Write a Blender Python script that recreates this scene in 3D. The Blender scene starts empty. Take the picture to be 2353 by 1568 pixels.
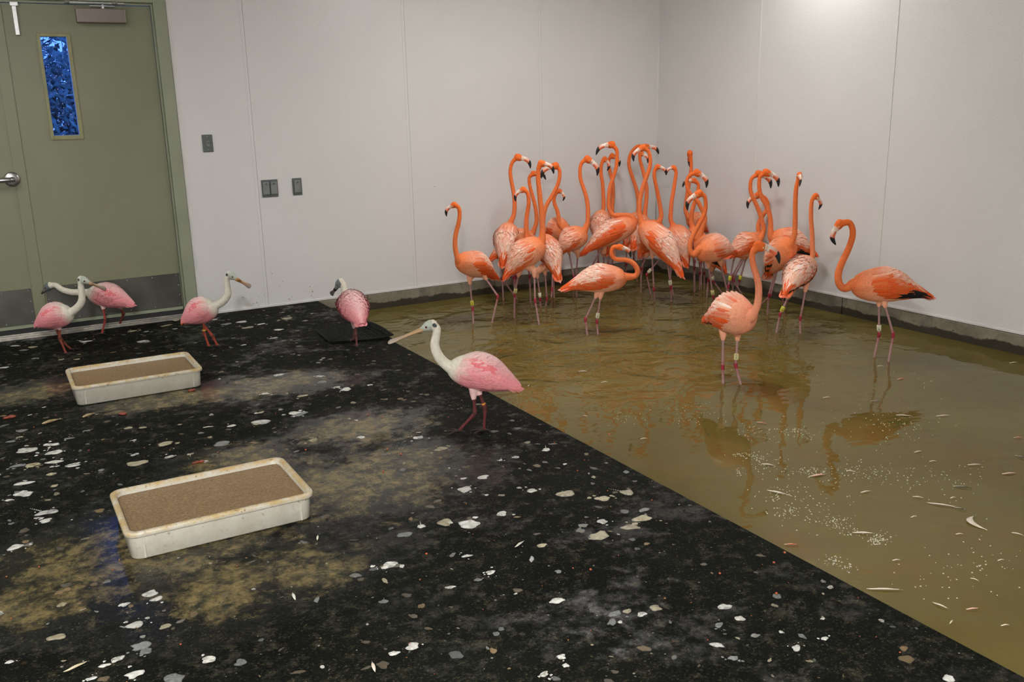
import bpy, bmesh, math, random
import numpy as np
from mathutils import Vector, Matrix, noise as mnoise
random.seed(7); np.random.seed(7)
SC = bpy.context.scene
COL = SC.collection

# ------------------------------------------------------------------ camera
CX, CY, FPX = 1176.5, 784.0, 2123.17
PITCH, ROLL, YAW = 0.25316, -0.022883, 0.51415
CAMH = 1.456
C0 = np.array([0.0, 0.0, CAMH])
F_ = np.array([math.sin(YAW)*math.cos(PITCH), math.cos(YAW)*math.cos(PITCH), -math.sin(PITCH)])
X0 = np.array([math.cos(YAW), -math.sin(YAW), 0.0]); U0 = np.cross(X0, F_)
XA = X0*math.cos(ROLL)+U0*math.sin(ROLL); UA = -X0*math.sin(ROLL)+U0*math.cos(ROLL)
FH = np.array([math.sin(YAW), math.cos(YAW), 0.0])
cam_d = bpy.data.cameras.new('camera'); cam = bpy.data.objects.new('camera', cam_d); COL.objects.link(cam)
cam_d.sensor_width = 36.0; cam_d.lens = 36.0*FPX/2353.0; cam_d.clip_end = 60
cam.matrix_world = Matrix(((XA[0], UA[0], -F_[0], 0), (XA[1], UA[1], -F_[1], 0), (XA[2], UA[2], -F_[2], CAMH), (0, 0, 0, 1)))
SC.camera = cam

# ------------------------------------------------------------------ world, lights, exposure
SC.view_settings.view_transform = 'Standard'; SC.view_settings.look = 'None'
SC.view_settings.gamma = 1.0; SC.view_settings.use_curve_mapping = False
SC.view_settings.exposure = 0.0
w = bpy.data.worlds.new('world'); SC.world = w; w.use_nodes = True
w.node_tree.nodes['Background'].inputs[0].default_value = (0.10, 0.26, 1.0, 1)
w.node_tree.nodes['Background'].inputs[1].default_value = 3.0
CEIL = 2.85
def area(name, loc, rot, sx, sy, power, col=(1, 0.985, 0.97)):
    d = bpy.data.lights.new(name, 'AREA'); d.shape = 'RECTANGLE'; d.size = sx; d.size_y = sy; d.energy = power; d.color = col
    o = bpy.data.objects.new(name, d); COL.objects.link(o); o.location = loc; o.rotation_euler = rot
    return o
# (x, y, length along y, power) ceiling fixtures; the lamps themselves are built further down
LAMPS = [(-0.55, -0.75, 0.26, 305, 0.22), (5.0, 4.85, 0.4, 9, 0.25), (-0.9, 4.8, 0.9, 34, 0.3), (3.3, 4.9, 1.1, 36, 0.3)]
for i, (lx, ly, ll, lp, lw) in enumerate(LAMPS):
    area('lamp_light', (lx, ly, CEIL-0.13), (0, 0, 0), lw, ll, lp)

# ------------------------------------------------------------------ helpers
def ray(x, y): return F_+XA*(x-CX)/FPX-UA*(y-CY)/FPX
def onz(x, y, z=0.0):
    d = ray(x, y); return C0+d*((z-CAMH)/d[2])
def ond(x, y, dh):
    d = ray(x, y); return C0+d*(dh/(d@FH))
def tag(o, label=None, cat=None, group=None, kind=None):
    if label: o['label'] = label
    if cat: o['category'] = cat
    if group: o['group'] = group
    if kind: o['kind'] = kind
    return o
def empty(name, loc, label=None, cat=None, group=None):
    o = bpy.data.objects.new(name, None); COL.objects.link(o); o.location = loc; o.empty_display_size = 0.05
    return tag(o, label, cat, group)
def mesh_obj(name, verts, faces, mat=None, parent=None, smooth=False, cols=None, mats=None, midx=None):
    me = bpy.data.meshes.new(name); me.from_pydata([tuple(map(float, v)) for v in verts], [], [tuple(int(i) for i in f) for f in faces]); me.update()
    o = bpy.data.objects.new(name, me); COL.objects.link(o)
    if mats:
        for m in mats: me.materials.append(m)
        if midx is not None: me.polygons.foreach_set('material_index', midx)
    elif mat: me.materials.append(mat)
    if smooth: me.polygons.foreach_set('use_smooth', [True]*len(me.polygons))
    if cols is not None:
        a = me.color_attributes.new('Col', 'FLOAT_COLOR', 'POINT')
        c = np.ones((len(me.vertices), 4)); c[:, :3] = np.asarray(cols)[:, :3]; a.data.foreach_set('color', c.ravel())
    if parent: o.parent = parent
    return o
class MB:
    def __init__(s): s.v = []; s.f = []; s.c = []
    def add(s, v, f, c=None):
        n = len(s.v); s.v.extend([tuple(p) for p in v]); s.f.extend([tuple(i+n for i in q) for q in f])
        s.c.extend([c if c is not None else (1, 1, 1)]*len(v) if (c is None or not hasattr(c[0], '__len__')) else c)
    def box(s, x0, x1, y0, y1, z0, z1, c=None, b=0.0):
        bm = bmesh.new(); bmesh.ops.create_cube(bm, size=1)
        for v in bm.verts: v.co = Vector(((x0+x1)/2+v.co.x*(x1-x0), (y0+y1)/2+v.co.y*(y1-y0), (z0+z1)/2+v.co.z*(z1-z0)))
        if b > 0: bmesh.ops.bevel(bm, geom=list(bm.edges), offset=b, segments=2, affect='EDGES', profile=0.5)
        bm.verts.index_update(); s.add([v.co[:] for v in bm.verts], [[v.index for v in f.verts] for f in bm.faces], c); bm.free()
    def tube(s, pts, rad, n=10, c=None, ry=None, side=None, cols=None):
        pts = [np.array(p, float) for p in pts]; m = len(pts)
        if not hasattr(rad, '__len__'): rad = [rad]*m
        if ry is None: ry = rad
        elif not hasattr(ry, '__len__'): ry = [ry]*m
        V = []; Fc = []; prev = None; CC = []
        for i, p in enumerate(pts):
            t = pts[min(i+1, m-1)]-pts[max(i-1, 0)]; t = t/(np.linalg.norm(t)+1e-9)
            if side is not None: a = np.array(side, float)
            elif prev is None: a = np.cross(t, [0, 0, 1.0]); a = a if np.linalg.norm(a) > .1 else np.cross(t, [1.0, 0, 0])
            else: a = prev
            a = a-t*(a@t); a = a/(np.linalg.norm(a)+1e-9); prev = a; b = np.cross(a, t)
            for k in range(n):
                th = 2*math.pi*k/n; V.append(p+a*rad[i]*math.cos(th)+b*ry[i]*math.sin(th))
                if cols: CC.append(cols[i])
        for i in range(m-1):
            for k in range(n): Fc.append((i*n+k, i*n+(k+1) % n, (i+1)*n+(k+1) % n, (i+1)*n+k))
        Fc.append(tuple(range(n))[::-1]); Fc.append(tuple((m-1)*n+k for k in range(n)))
        s.add(V, Fc, CC if cols else c)
    def sphere(s, c0, rx, ry=None, rz=None, n=10, m=7, c=None):
        ry = ry or rx; rz = rz or rx; V = []; Fc = []
        V.append((c0[0], c0[1], c0[2]+rz))
        for i in range(1, m):
            a = math.pi*i/m
            for k in range(n): V.append((c0[0]+rx*math.sin(a)*math.cos(2*math.pi*k/n), c0[1]+ry*math.sin(a)*math.sin(2*math.pi*k/n), c0[2]+rz*math.cos(a)))
        V.append((c0[0], c0[1], c0[2]-rz))
        for k in range(n): Fc.append((0, 1+k, 1+(k+1) % n))
        for i in range(m-2):
            for k in range(n): Fc.append((1+i*n+k, 1+(i+1)*n+k, 1+(i+1)*n+(k+1) % n, 1+i*n+(k+1) % n))
        L = len(V)-1
        for k in range(n): Fc.append((L, 1+(m-2)*n+(k+1) % n, 1+(m-2)*n+k))
        s.add(V, Fc, c)
    def cyl(s, p0, p1, r, n=16, c=None): s.tube([p0, p1], r, n, c)
    def build(s, name, mat, parent=None, smooth=False, cols=False, off=None):
        v = np.array(s.v, float)
        if off is not None: v = v-np.array(off)
        return mesh_obj(name, v, s.f, mat, parent, smooth, s.c if cols else None)

def srgb(r, g, b):
    f = lambda c: (c/255/12.92) if c/255 <= .04045 else ((c/255+.055)/1.055)**2.4
    return (f(r), f(g), f(b))

# ------------------------------------------------------------------ materials
class NT:
    def __init__(s, name):
        s.m = bpy.data.materials.new(name); s.m.use_nodes = True; s.t = s.m.node_tree; s.n = s.t.nodes; s.l = s.t.links
        s.b = s.n['Principled BSDF']
    def new(s, t, **kw):
        x = s.n.new(t)
        for k, v in kw.items(): setattr(x, k, v)
        return x
    def link(s, a, b): s.l.new(a, b)
    def val(s, sock, v):
        if hasattr(v, 'is_linked') or isinstance(v, bpy.types.NodeSocket): s.link(v, sock)
        else: sock.default_value = v
    def coord(s): return s.new('ShaderNodeTexCoord').outputs['Object']
    def geo(s): return s.new('ShaderNodeNewGeometry').outputs['Position']
    def mapping(s, v, sc=(1, 1, 1), loc=(0, 0, 0), rot=(0, 0, 0)):
        m = s.new('ShaderNodeMapping'); s.link(v, m.inputs[0]); m.inputs['Location'].default_value = loc; m.inputs['Rotation'].default_value = rot; m.inputs['Scale'].default_value = sc
        return m.outputs[0]
    def noise(s, v, sc, det=4, rough=.55, dist=0):
        n = s.new('ShaderNodeTexNoise'); s.link(v, n.inputs['Vector']); n.inputs['Scale'].default_value = sc; n.inputs['Detail'].default_value = det; n.inputs['Roughness'].default_value = rough; n.inputs['Distortion'].default_value = dist
        return n.outputs['Fac']
    def voro(s, v, sc, feat='F1'):
        n = s.new('ShaderNodeTexVoronoi', feature=feat); s.link(v, n.inputs['Vector']); n.inputs['Scale'].default_value = sc
        return n.outputs['Distance']
    def ramp(s, f, a, b, va=0.0, vb=1.0, clamp=True):
        m = s.new('ShaderNodeMapRange'); s.link(f, m.inputs[0]); m.inputs[1].default_value = a; m.inputs[2].default_value = b; m.inputs[3].default_value = va; m.inputs[4].default_value = vb; m.clamp = clamp
        return m.outputs[0]
    def math(s, op, a, b=None):
        m = s.new('ShaderNodeMath', operation=op); s.val(m.inputs[0], a)
        if b is not None: s.val(m.inputs[1], b)
        return m.outputs[0]
    def mix(s, f, a, b):
        m = s.new('ShaderNodeMix', data_type='RGBA'); s.val(m.inputs[0], f)
        for i, c in ((6, a), (7, b)):
            if isinstance(c, tuple): m.inputs[i].default_value = (*c[:3], 1)
            else: s.link(c, m.inputs[i])
        return m.outputs[2]
    def bump(s, h, st, dist=.01, normal=None):
        b = s.new('ShaderNodeBump'); s.link(h, b.inputs['Height']); s.val(b.inputs['Strength'], st); b.inputs['Distance'].default_value = dist
        if normal: s.link(normal, b.inputs['Normal'])
        return b.outputs[0]
    def set(s, **kw):
        names = dict(col='Base Color', rough='Roughness', metal='Metallic', nrm='Normal', spec='Specular IOR Level', ior='IOR', alpha='Alpha', emit='Emission Color', es='Emission Strength', coat='Coat Weight', sss='Subsurface Weight', trans='Transmission Weight')
        for k, v in kw.items():
            sk = s.b.inputs[names[k]]
            if isinstance(v, tuple): sk.default_value = (*v[:3], 1)
            else: s.val(sk, v)
        return s.m

def m_simple(name, col, rough=.5, metal=0.0, nsc=30, amt=.12, bump=.0, spec=.5):
    t = NT(name); p = t.coord(); n = t.noise(p, nsc)
    c = t.mix(t.ramp(n, .3, .7), tuple(x*(1-amt) for x in col), tuple(min(1, x*(1+amt)) for x in col))
    t.set(col=c, rough=rough, metal=metal, spec=spec)
    if bump: t.set(nrm=t.bump(n, bump, .002))
    return t.m

def m_wall(name, col):
    t = NT(name); p = t.geo()
    big = t.noise(p, 1.3, 3); fine = t.noise(p, 150, 2, .6); peb = t.voro(p, 110)
    c = t.mix(t.ramp(big, .35, .7), col, tuple(x*.955 for x in col))
    # scattered specks of dirt
    sp = t.voro(p, 5.5); spn = t.noise(p, 9, 2)
    c = t.mix(t.math('MULTIPLY', t.ramp(sp, .022, .014), t.ramp(spn, .5, .62)), c, (.14, .12, .09))
    sep = t.new('ShaderNodeSeparateXYZ'); t.link(p, sep.inputs[0])
    low = t.ramp(sep.outputs[2], .35, .0); dn = t.noise(p, 7, 5, .7)
    c = t.mix(t.math('MULTIPLY', t.math('MULTIPLY', low, t.ramp(dn, .58, .8)), .5), c, (.42, .38, .27))
    h = t.math('ADD', t.math('MULTIPLY', peb, .8), fine)
    t.set(col=c, rough=.33, spec=.45, nrm=t.bump(h, .28, .003))
    return t.m
WALLM = m_wall('wall_panel_paint', (.68, .668, .652))
BEADM = m_simple('white_trim_plastic', (.66, .65, .62), .3, nsc=8, amt=.05)
CEILM = m_simple('ceiling_paint', (.62, .61, .58), .7)
DOORM = m_simple('olive_door_paint', srgb(124, 125, 99), .42, nsc=3, amt=.05, bump=.0)
FRAMEM = m_simple('sage_frame_paint', srgb(139, 145, 122), .42, nsc=5, amt=.06)
KICKM = m_simple('kick_plate_steel', srgb(92, 91, 84), .42, metal=.55, nsc=5, amt=.25)
STEEL = m_simple('brushed_steel', (.5, .5, .5), .3, metal=1, nsc=60, amt=.1)
BRONZE = m_simple('closer_metal', srgb(126, 117, 110), .38, metal=.6, nsc=6, amt=.06)
PLATEM = m_simple('grey_plate', srgb(98, 104, 102), .45, metal=.4, nsc=12, amt=.08)
GREYM = m_simple('grey_button', srgb(120, 124, 122), .4, nsc=20)
BLACKR = m_simple('black_gasket', (.012, .012, .012), .6)
ALUM = m_simple('aluminium_sill', (.42, .40, .36), .38, metal=.8, nsc=25, amt=.3)
DARKM = m_simple('dark_glossy_eye', (.01, .008, .008), .1)
IRISM = m_simple('pale_eye_ring', (.75, .66, .38), .3)

def m_conc():
    t = NT('pool_curb_concrete'); p = t.geo()
    n = t.noise(p, 5, 6, .65); n2 = t.noise(p, 22, 5, .7); v = t.voro(p, 13)
    c = t.mix(t.ramp(n, .3, .72), srgb(104, 97, 80), srgb(140, 134, 117))
    c = t.mix(t.ramp(n2, .55, .75), c, srgb(90, 84, 70))
    c = t.mix(t.ramp(v, .10, .06), c, srgb(58, 54, 46))
    sep = t.new('ShaderNodeSeparateXYZ'); t.link(p, sep.inputs[0])
    edge = t.math('ADD', sep.outputs[2], t.math('MULTIPLY', t.math('SUBTRACT', t.noise(p, 3.2, 5, .65), .5), .13))
    c = t.mix(t.ramp(edge, -.066, -.076), c, srgb(46, 41, 26))
    mot = t.ramp(t.noise(p, 2.2, 4, .7), .5, .62)
    c = t.mix(t.math('MULTIPLY', mot, .6), c, srgb(62, 62, 54))
    t.set(col=c, rough=.7, nrm=t.bump(n2, .5, .006)); return t.m
CONC = m_conc()
POOLB = m_simple('pool_floor_paint', srgb(92, 80, 38), .8, nsc=2, amt=.25)

def m_water():
    t = NT('murky_pool_water'); p = t.geo()
    # ripples: stronger where the birds stir the water, calmer near the platform's front
    dx = t.mapping(p, (1/2.1, 1/1.25, 0), (-3.75/2.1, -5.35/1.25, 0)); ln = t.new('ShaderNodeVectorMath', operation='LENGTH'); t.link(dx, ln.inputs[0])
    stir = t.ramp(ln.outputs['Value'], 1.55, .75, .12, 1.0)
    n1 = t.noise(t.mapping(p, (1, 1.25, 1), rot=(0, 0, .3)), 3.4, 2, .45, .8); n2 = t.noise(p, 11, 1, .5, .8)
    h = t.math('ADD', n1, t.math('MULTIPLY', n2, .13))
    nb = t.bump(h, t.math('MULTIPLY', stir, .42), .075)
    silt = t.noise(p, 1.1, 4, .6, .4)
    c = t.mix(t.ramp(silt, .3, .72), srgb(112, 98, 46), srgb(130, 118, 64))
    c = t.mix(t.ramp(t.noise(p, 3.1, 4, .6, .8), .6, .8), c, srgb(138, 98, 42))
    t.set(col=c, rough=.035, ior=1.36, nrm=nb, spec=.62)
    tr = t.new('ShaderNodeBsdfTransparent'); tr.inputs[0].default_value = (.85, .70, .38, 1)
    mx = t.new('ShaderNodeMixShader'); mx.inputs[0].default_value = .30
    out = t.n['Material Output']; t.link(t.b.outputs[0], mx.inputs[1]); t.link(tr.outputs[0], mx.inputs[2]); t.link(mx.outputs[0], out.inputs[0])
    return t.m
WATERM = m_water()

def m_platform():
    t = NT('wet_rubber_platform'); p = t.geo()
    # spilled feed: patches (centre x, y, radii, angle) on the platform
    pts = [((330, 1265), .62, .34), ((800, 1110), .50, .42), ((560, 1340), .42, .22), ((700, 1330), .22, .14), ((90, 900), .34, .22), ((600, 890), .48, .25), ((830, 985), .34, .28), ((560, 1050), .26, .2), ((900, 1060), .3, .22), ((60, 1380), .3, .2), ((400, 915), .4, .2)]
    f = None
    for (q, a, b) in pts:
        g = onz(*q); d = t.mapping(p, (1/a, 1/b, 0), (-g[0]/a, -g[1]/b, 0))
        ln = t.new('ShaderNodeVectorMath', operation='LENGTH'); t.link(d, ln.inputs[0])
        r = t.ramp(ln.outputs['Value'], 1.5, .35)
        f = r if f is None else t.math('MAXIMUM', f, r)
    n1 = t.noise(p, 5.5, 8, .68, .1); n2 = t.noise(p, 30, 6, .7, .3); n3 = t.noise(p, 1.6, 4, .6); n4 = t.noise(t.mapping(p, (1, 1, 1), (5, 3, 0)), 16, 8, .75, .2)
    base = t.mix(t.ramp(n3, .35, .7), (.003, .0036, .0028), (.007, .008, .006))
    base = t.mix(t.math('MULTIPLY', t.ramp(n4, .52, .70), .75), base, (.05, .045, .028))
    base = t.mix(t.math('MULTIPLY', t.ramp(n2, .60, .78), .4), base, (.10, .075, .035))
    k = t.math('ADD', t.math('MULTIPLY', f, .62), t.math('MULTIPLY', t.math('SUBTRACT', n1, .5), 1.5))
    k2 = t.math('ADD', k, t.math('MULTIPLY', t.math('SUBTRACT', n4, .5), .9))
    mud = t.mix(t.ramp(n2, .35, .7), (.12, .092, .036), (.27, .205, .085))
    mud = t.mix(t.ramp(n4, .38, .56), (.045, .045, .03), mud)
    c = t.mix(t.math('MULTIPLY', t.ramp(k2, .36, .70), .85), base, mud)
    fine = t.noise(p, 120, 5, .75); c = t.mix(t.math('MULTIPLY', t.ramp(fine, .56, .68), t.ramp(n4, .40, .62, .15, .9)), c, (.17, .145, .085)); c = t.mix(t.math('MULTIPLY', t.ramp(fine, .44, .34), .7), c, (.004, .005, .004))
    fleck2 = t.voro(t.mapping(p, (1, 1, 1), (3, 7, 0)), 62); c = t.mix(t.math('MULTIPLY', t.ramp(fleck2, .13, .07), t.ramp(n2, .54, .62)), c, (.26, .25, .22))
    fleck = t.voro(t.mapping(p, (1, 1, 1), rot=(0, 0, .4)), 23); c = t.mix(t.math('MULTIPLY', t.ramp(fleck, .10, .05), t.ramp(n1, .52, .6)), c, (.30, .28, .22))
    wet = t.ramp(t.math('ADD', t.math('ADD', t.noise(p, 2.3, 7, .72), t.math('MULTIPLY', t.math('SUBTRACT', n4, .5), .5)), t.math('MULTIPLY', f, .22)), .52, .66)
    rough = t.math('SUBTRACT', t.ramp(wet, 0, 1, .72, .28), t.math('MULTIPLY', f, .16))
    hb = t.math('ADD', t.math('MULTIPLY', n2, .5), t.noise(p, 85, 3, .6))
    t.set(col=c, rough=rough, spec=t.math('ADD', t.ramp(wet, 0, 1, .05, .17), t.math('MULTIPLY', f, .12)), nrm=t.bump(hb, .24, .003)); return t.m
PLATM = m_platform()

def m_vcol(name, rough=.75, bump=.0, nsc=90, var=.15, streak=False, spec=.3):
    t = NT(name); a = t.new('ShaderNodeVertexColor'); a.layer_name = 'Col'; p = t.coord()
    n = t.noise(p, nsc, 4, .6)
    g_ = t.new('ShaderNodeHueSaturation'); t.link(a.outputs[0], g_.inputs['Color']); t.link(t.ramp(n, .25, .75, 1-var*.8, 1+var*1.2), g_.inputs['Value']); g_.inputs['Saturation'].default_value = 1.0; c = g_.outputs[0]
    t.set(col=c, rough=rough, spec=spec)
    if bump: t.set(nrm=t.bump(n, bump, .003))
    return t.m
PLUME = m_vcol('plumage', .8, .5, 85, .16)
FEATH = m_vcol('feather', .7, .25, 120, .14)
BILLM = m_vcol('bill_horn', .32, .0, 60, .05, spec=.5)
def m_plain_v(name, rough=.6, bump=0):
    t = NT(name); a = t.new('ShaderNodeVertexColor'); a.layer_name = 'Col'
    n = t.noise(t.coord(), 60, 4)
    c = t.mix(t.math('MULTIPLY', t.ramp(n, .4, .7), .25), a.outputs[0], (.10, .09, .06))
    t.set(col=c, rough=rough)
    if bump: t.set(nrm=t.bump(n, bump, .003))
    return t.m
DROPM = m_plain_v('dried_dropping', .5, .6)

def m_tray():
    t = NT('stained_white_tub'); p = t.coord(); g = t.geo()
    n = t.noise(g, 16, 6, .7); n2 = t.noise(g, 55, 4, .7)
    sep = t.new('ShaderNodeSeparateXYZ'); t.link(p, sep.inputs[0])
    top = t.ramp(sep.outputs[2], .088, .1)
    c = t.mix(t.ramp(n, .4, .75), (.56, .54, .46), (.46, .43, .34))
    c = t.mix(t.math('MULTIPLY', t.math('MULTIPLY', top, t.ramp(n, .36, .56)), .85), c, (.46, .31, .10))
    c = t.mix(t.math('MULTIPLY', t.ramp(n2, .60, .68), t.ramp(sep.outputs[2], .05, .1, .3, 1.0)), c, (.25, .12, .035))
    t.set(col=c, rough=.4); return t.m
TRAYM = m_tray()
def m_mash():
    t = NT('wet_feed_mash'); p = t.geo(); n = t.math('ADD', t.math('MULTIPLY', t.noise(p, 95, 5, .8), .75), t.math('MULTIPLY', t.voro(p, 130), .35)); n2 = t.noise(p, 9, 4)
    c = t.mix(t.ramp(n, .34, .70), srgb(88, 66, 38), srgb(156, 125, 82)); c = t.mix(t.math('MULTIPLY', t.ramp(n2, .4, .7), .35), c, srgb(126, 98, 60))
    t.set(col=c, rough=.34, nrm=t.bump(n, 1.0, .007)); return t.m
MASHM = m_mash()
def m_windowpane():
    t = NT('rain_wet_glass'); p = t.coord(); n = t.noise(p, 60, 3)
    t.set(col=(.02, .02, .03), rough=.05, nrm=t.bump(n, .3, .001))
    tr = t.new('ShaderNodeBsdfTransparent'); tr.inputs[0].default_value = (.92, .94, 1, 1)
    mx = t.new('ShaderNodeMixShader'); mx.inputs[0].default_value = .93
    t.link(t.b.outputs[0], mx.inputs[1]); t.link(tr.outputs[0], mx.inputs[2]); t.link(mx.outputs[0], t.n['Material Output'].inputs[0])
    return t.m
PANEM = m_windowpane()
DROPLET = NT('water_droplet').set(col=(.75, .8, .95), rough=.08, trans=.0, alpha=.6)
LAMPM = NT('lamp_diffuser').set(col=(.8, .8, .8), emit=(1, .98, .95), es=5)
MATM = m_simple('black_mat_rubber', (.009, .010, .009), .75, nsc=40, amt=.4, bump=.4, spec=.15)
BUBM = NT('foam_bubble').set(col=(.78, .74, .60), rough=.04, alpha=.62, ior=1.4)
LUMPM = m_simple('red_food', srgb(128, 58, 38), .5, nsc=50, amt=.4, bump=.8)
BANDY = m_simple('yellow_band_plastic', srgb(206, 200, 60), .4, nsc=40, amt=.08)
BANDP = m_simple('pale_yellow_band_plastic', srgb(214, 208, 140), .4, nsc=40, amt=.08)
BANDW = m_simple('white_band_plastic', srgb(222, 220, 190), .4, nsc=40, amt=.08)
BANDO = m_simple('orange_band_plastic', srgb(196, 132, 52), .4, nsc=40, amt=.08)
INKM = m_simple('black_ink', (.015, .015, .015), .5)

# ------------------------------------------------------------------ room shell
YW, XR, XL, YF = 6.838, 5.433, -1.7, -1.6
EDGE = 2.145; WZ = -.125; PZ = -.42
def struct(name, mb, mat, parent=None, smooth=False):
    o = mb.build(name, mat, parent, smooth)
    if parent is None: o['kind'] = 'structure'
    return o
# platform slab (floor) : a bevelled slab, dark rubber
m = MB(); m.box(XL-.1, EDGE, YF-.1, YW+.02, PZ, 0, b=.006); plat = struct('floor', m, PLATM); tag(plat, 'black wet platform floor spotted with white droppings')
m = MB(); m.box(EDGE-.02, XR+.1, YF-.1, YW+.1, PZ-.1, PZ); struct('floor', m, POOLB)
m = MB(); m.box(XL-.1, XR+.1, YF-.1, YW+.1, CEIL, CEIL+.1); struct('ceiling', m, CEILM)
m = MB(); m.box(XL-.1, XL, YF-.1, YW+.1, 0, CEIL); struct('wall_left', m, WALLM)
m = MB(); m.box(XL, XR, YF-.1, YF, PZ, CEIL); struct('wall_front', m, WALLM)
# back wall with the door opening (double door -0.66 .. 1.235)
DX0, DX1, DZ1 = -.73, 1.25, 2.19
m = MB(); m.box(DX1, XR+.1, YW+.006, YW+.16, -.001, CEIL); m.box(XL, DX0, YW+.006, YW+.16, 0, CEIL); m.box(DX0, DX1, YW+.006, YW+.16, DZ1, CEIL)
wb = struct('wall_back', m, WALLM)
m = MB(); m.box(XR+.006, XR+.16, YF, YW+.006, -.001, CEIL); wr = struct('wall_right', m, WALLM)
def panels():
    xs = [DX1+.012, 1.765, 2.985, 4.205, XR]
    for a, b in zip(xs[:-1], xs[1:]):
        q = MB(); q.box(a+.0008, b-.0008, YW, YW+.006, .004, CEIL-.01, b=.0012); q.build('wall_panel', WALLM, wb)
    q = MB(); q.box(XL, DX0-.01, YW, YW+.006, .004, CEIL-.01); q.build('wall_panel', WALLM, wb)
    for x in xs[1:4]:
        q = MB(); q.box(x-.024, x-.0014, YW-.0018, YW+.001, .004, CEIL-.01, b=.0008); q.build('joint_strip', WALLM, wb)
    q = MB(); q.box(DX1+.006, DX1+.03, YW-.003, YW+.002, .004, CEIL-.01, b=.0012); q.build('joint_strip', BEADM, wb)
    ys = [YW, 6.14*.91, 4.756*.91, 3.11, 1.89, .67, -.55, YF]
    for a, b in zip(ys[:-1], ys[1:]):
        q = MB(); q.box(XR, XR+.006, b+.002, a-.002, .004, CEIL-.01, b=.0012); q.build('wall_panel', WALLM, wr)
    for y in ys[1:-1]:
        q = MB(); q.box(XR-.004, XR+.002, y-.008, y+.008, .004, CEIL-.01, b=.0018); q.build('joint_strip', BEADM, wr)
    q = MB(); q.tube([(XR-.001, YW-.001, .004), (XR-.001, YW-.001, CEIL-.01)], .006, 8); q.build('joint_strip', BEADM, wb, True)
panels()
m = MB(); m.box(DX1+.02, XR, YW-.008, YW, .0, .016, b=.002); struct('baseboard_back', m, BEADM)
m = MB(); m.box(XR-.008, XR, YF, YW-.008, .0, .016, b=.002); struct('baseboard_right', m, BEADM)
# concrete curb under the wall panels, down into the water, cast in lengths
def curb_run(name, horiz, lens):
    root = None; a = lens[0]
    root = MB()
    for i, b in enumerate(lens[1:]):
        lo, hi = min(a, b)+.002, max(a, b)-.002
        dd = .004*((i*7) % 3)
        if horiz: root.box(lo, hi, YW-.012+dd, YW+.16, PZ-.05, -.003, b=.004)
        else: root.box(XR-.012+dd, XR+.16, lo, hi, PZ-.05, -.003, b=.004)
        a = b
    return struct(name, root, CONC)
curb_run('trim_1', True, [EDGE-.02, 2.55, 3.7, 4.9, XR+.1]); curb_run('trim_2', False, [YW, 5.9, 4.62, 3.86, 2.6, 1.4, 0.2, YF])

# pool water
def water():
    nx, ny = 60, 120; V = []; Fc = []
    for j in range(ny+1):
        for i in range(nx+1):
            x = EDGE+.001+(XR-.013-EDGE)*i/nx; y = YF+.01+(YW-.013-YF-.01)*j/ny
            V.append((x, y, WZ))
    for j in range(ny):
        for i in range(nx): k = j*(nx+1)+i; Fc.append((k, k+1, k+nx+2, k+nx+1))
    o = mesh_obj('pool_water', V, Fc, WATERM, None, True)
    tag(o, 'murky olive brown water standing in the sunken pool beside the platform', 'water')
water()

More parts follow.
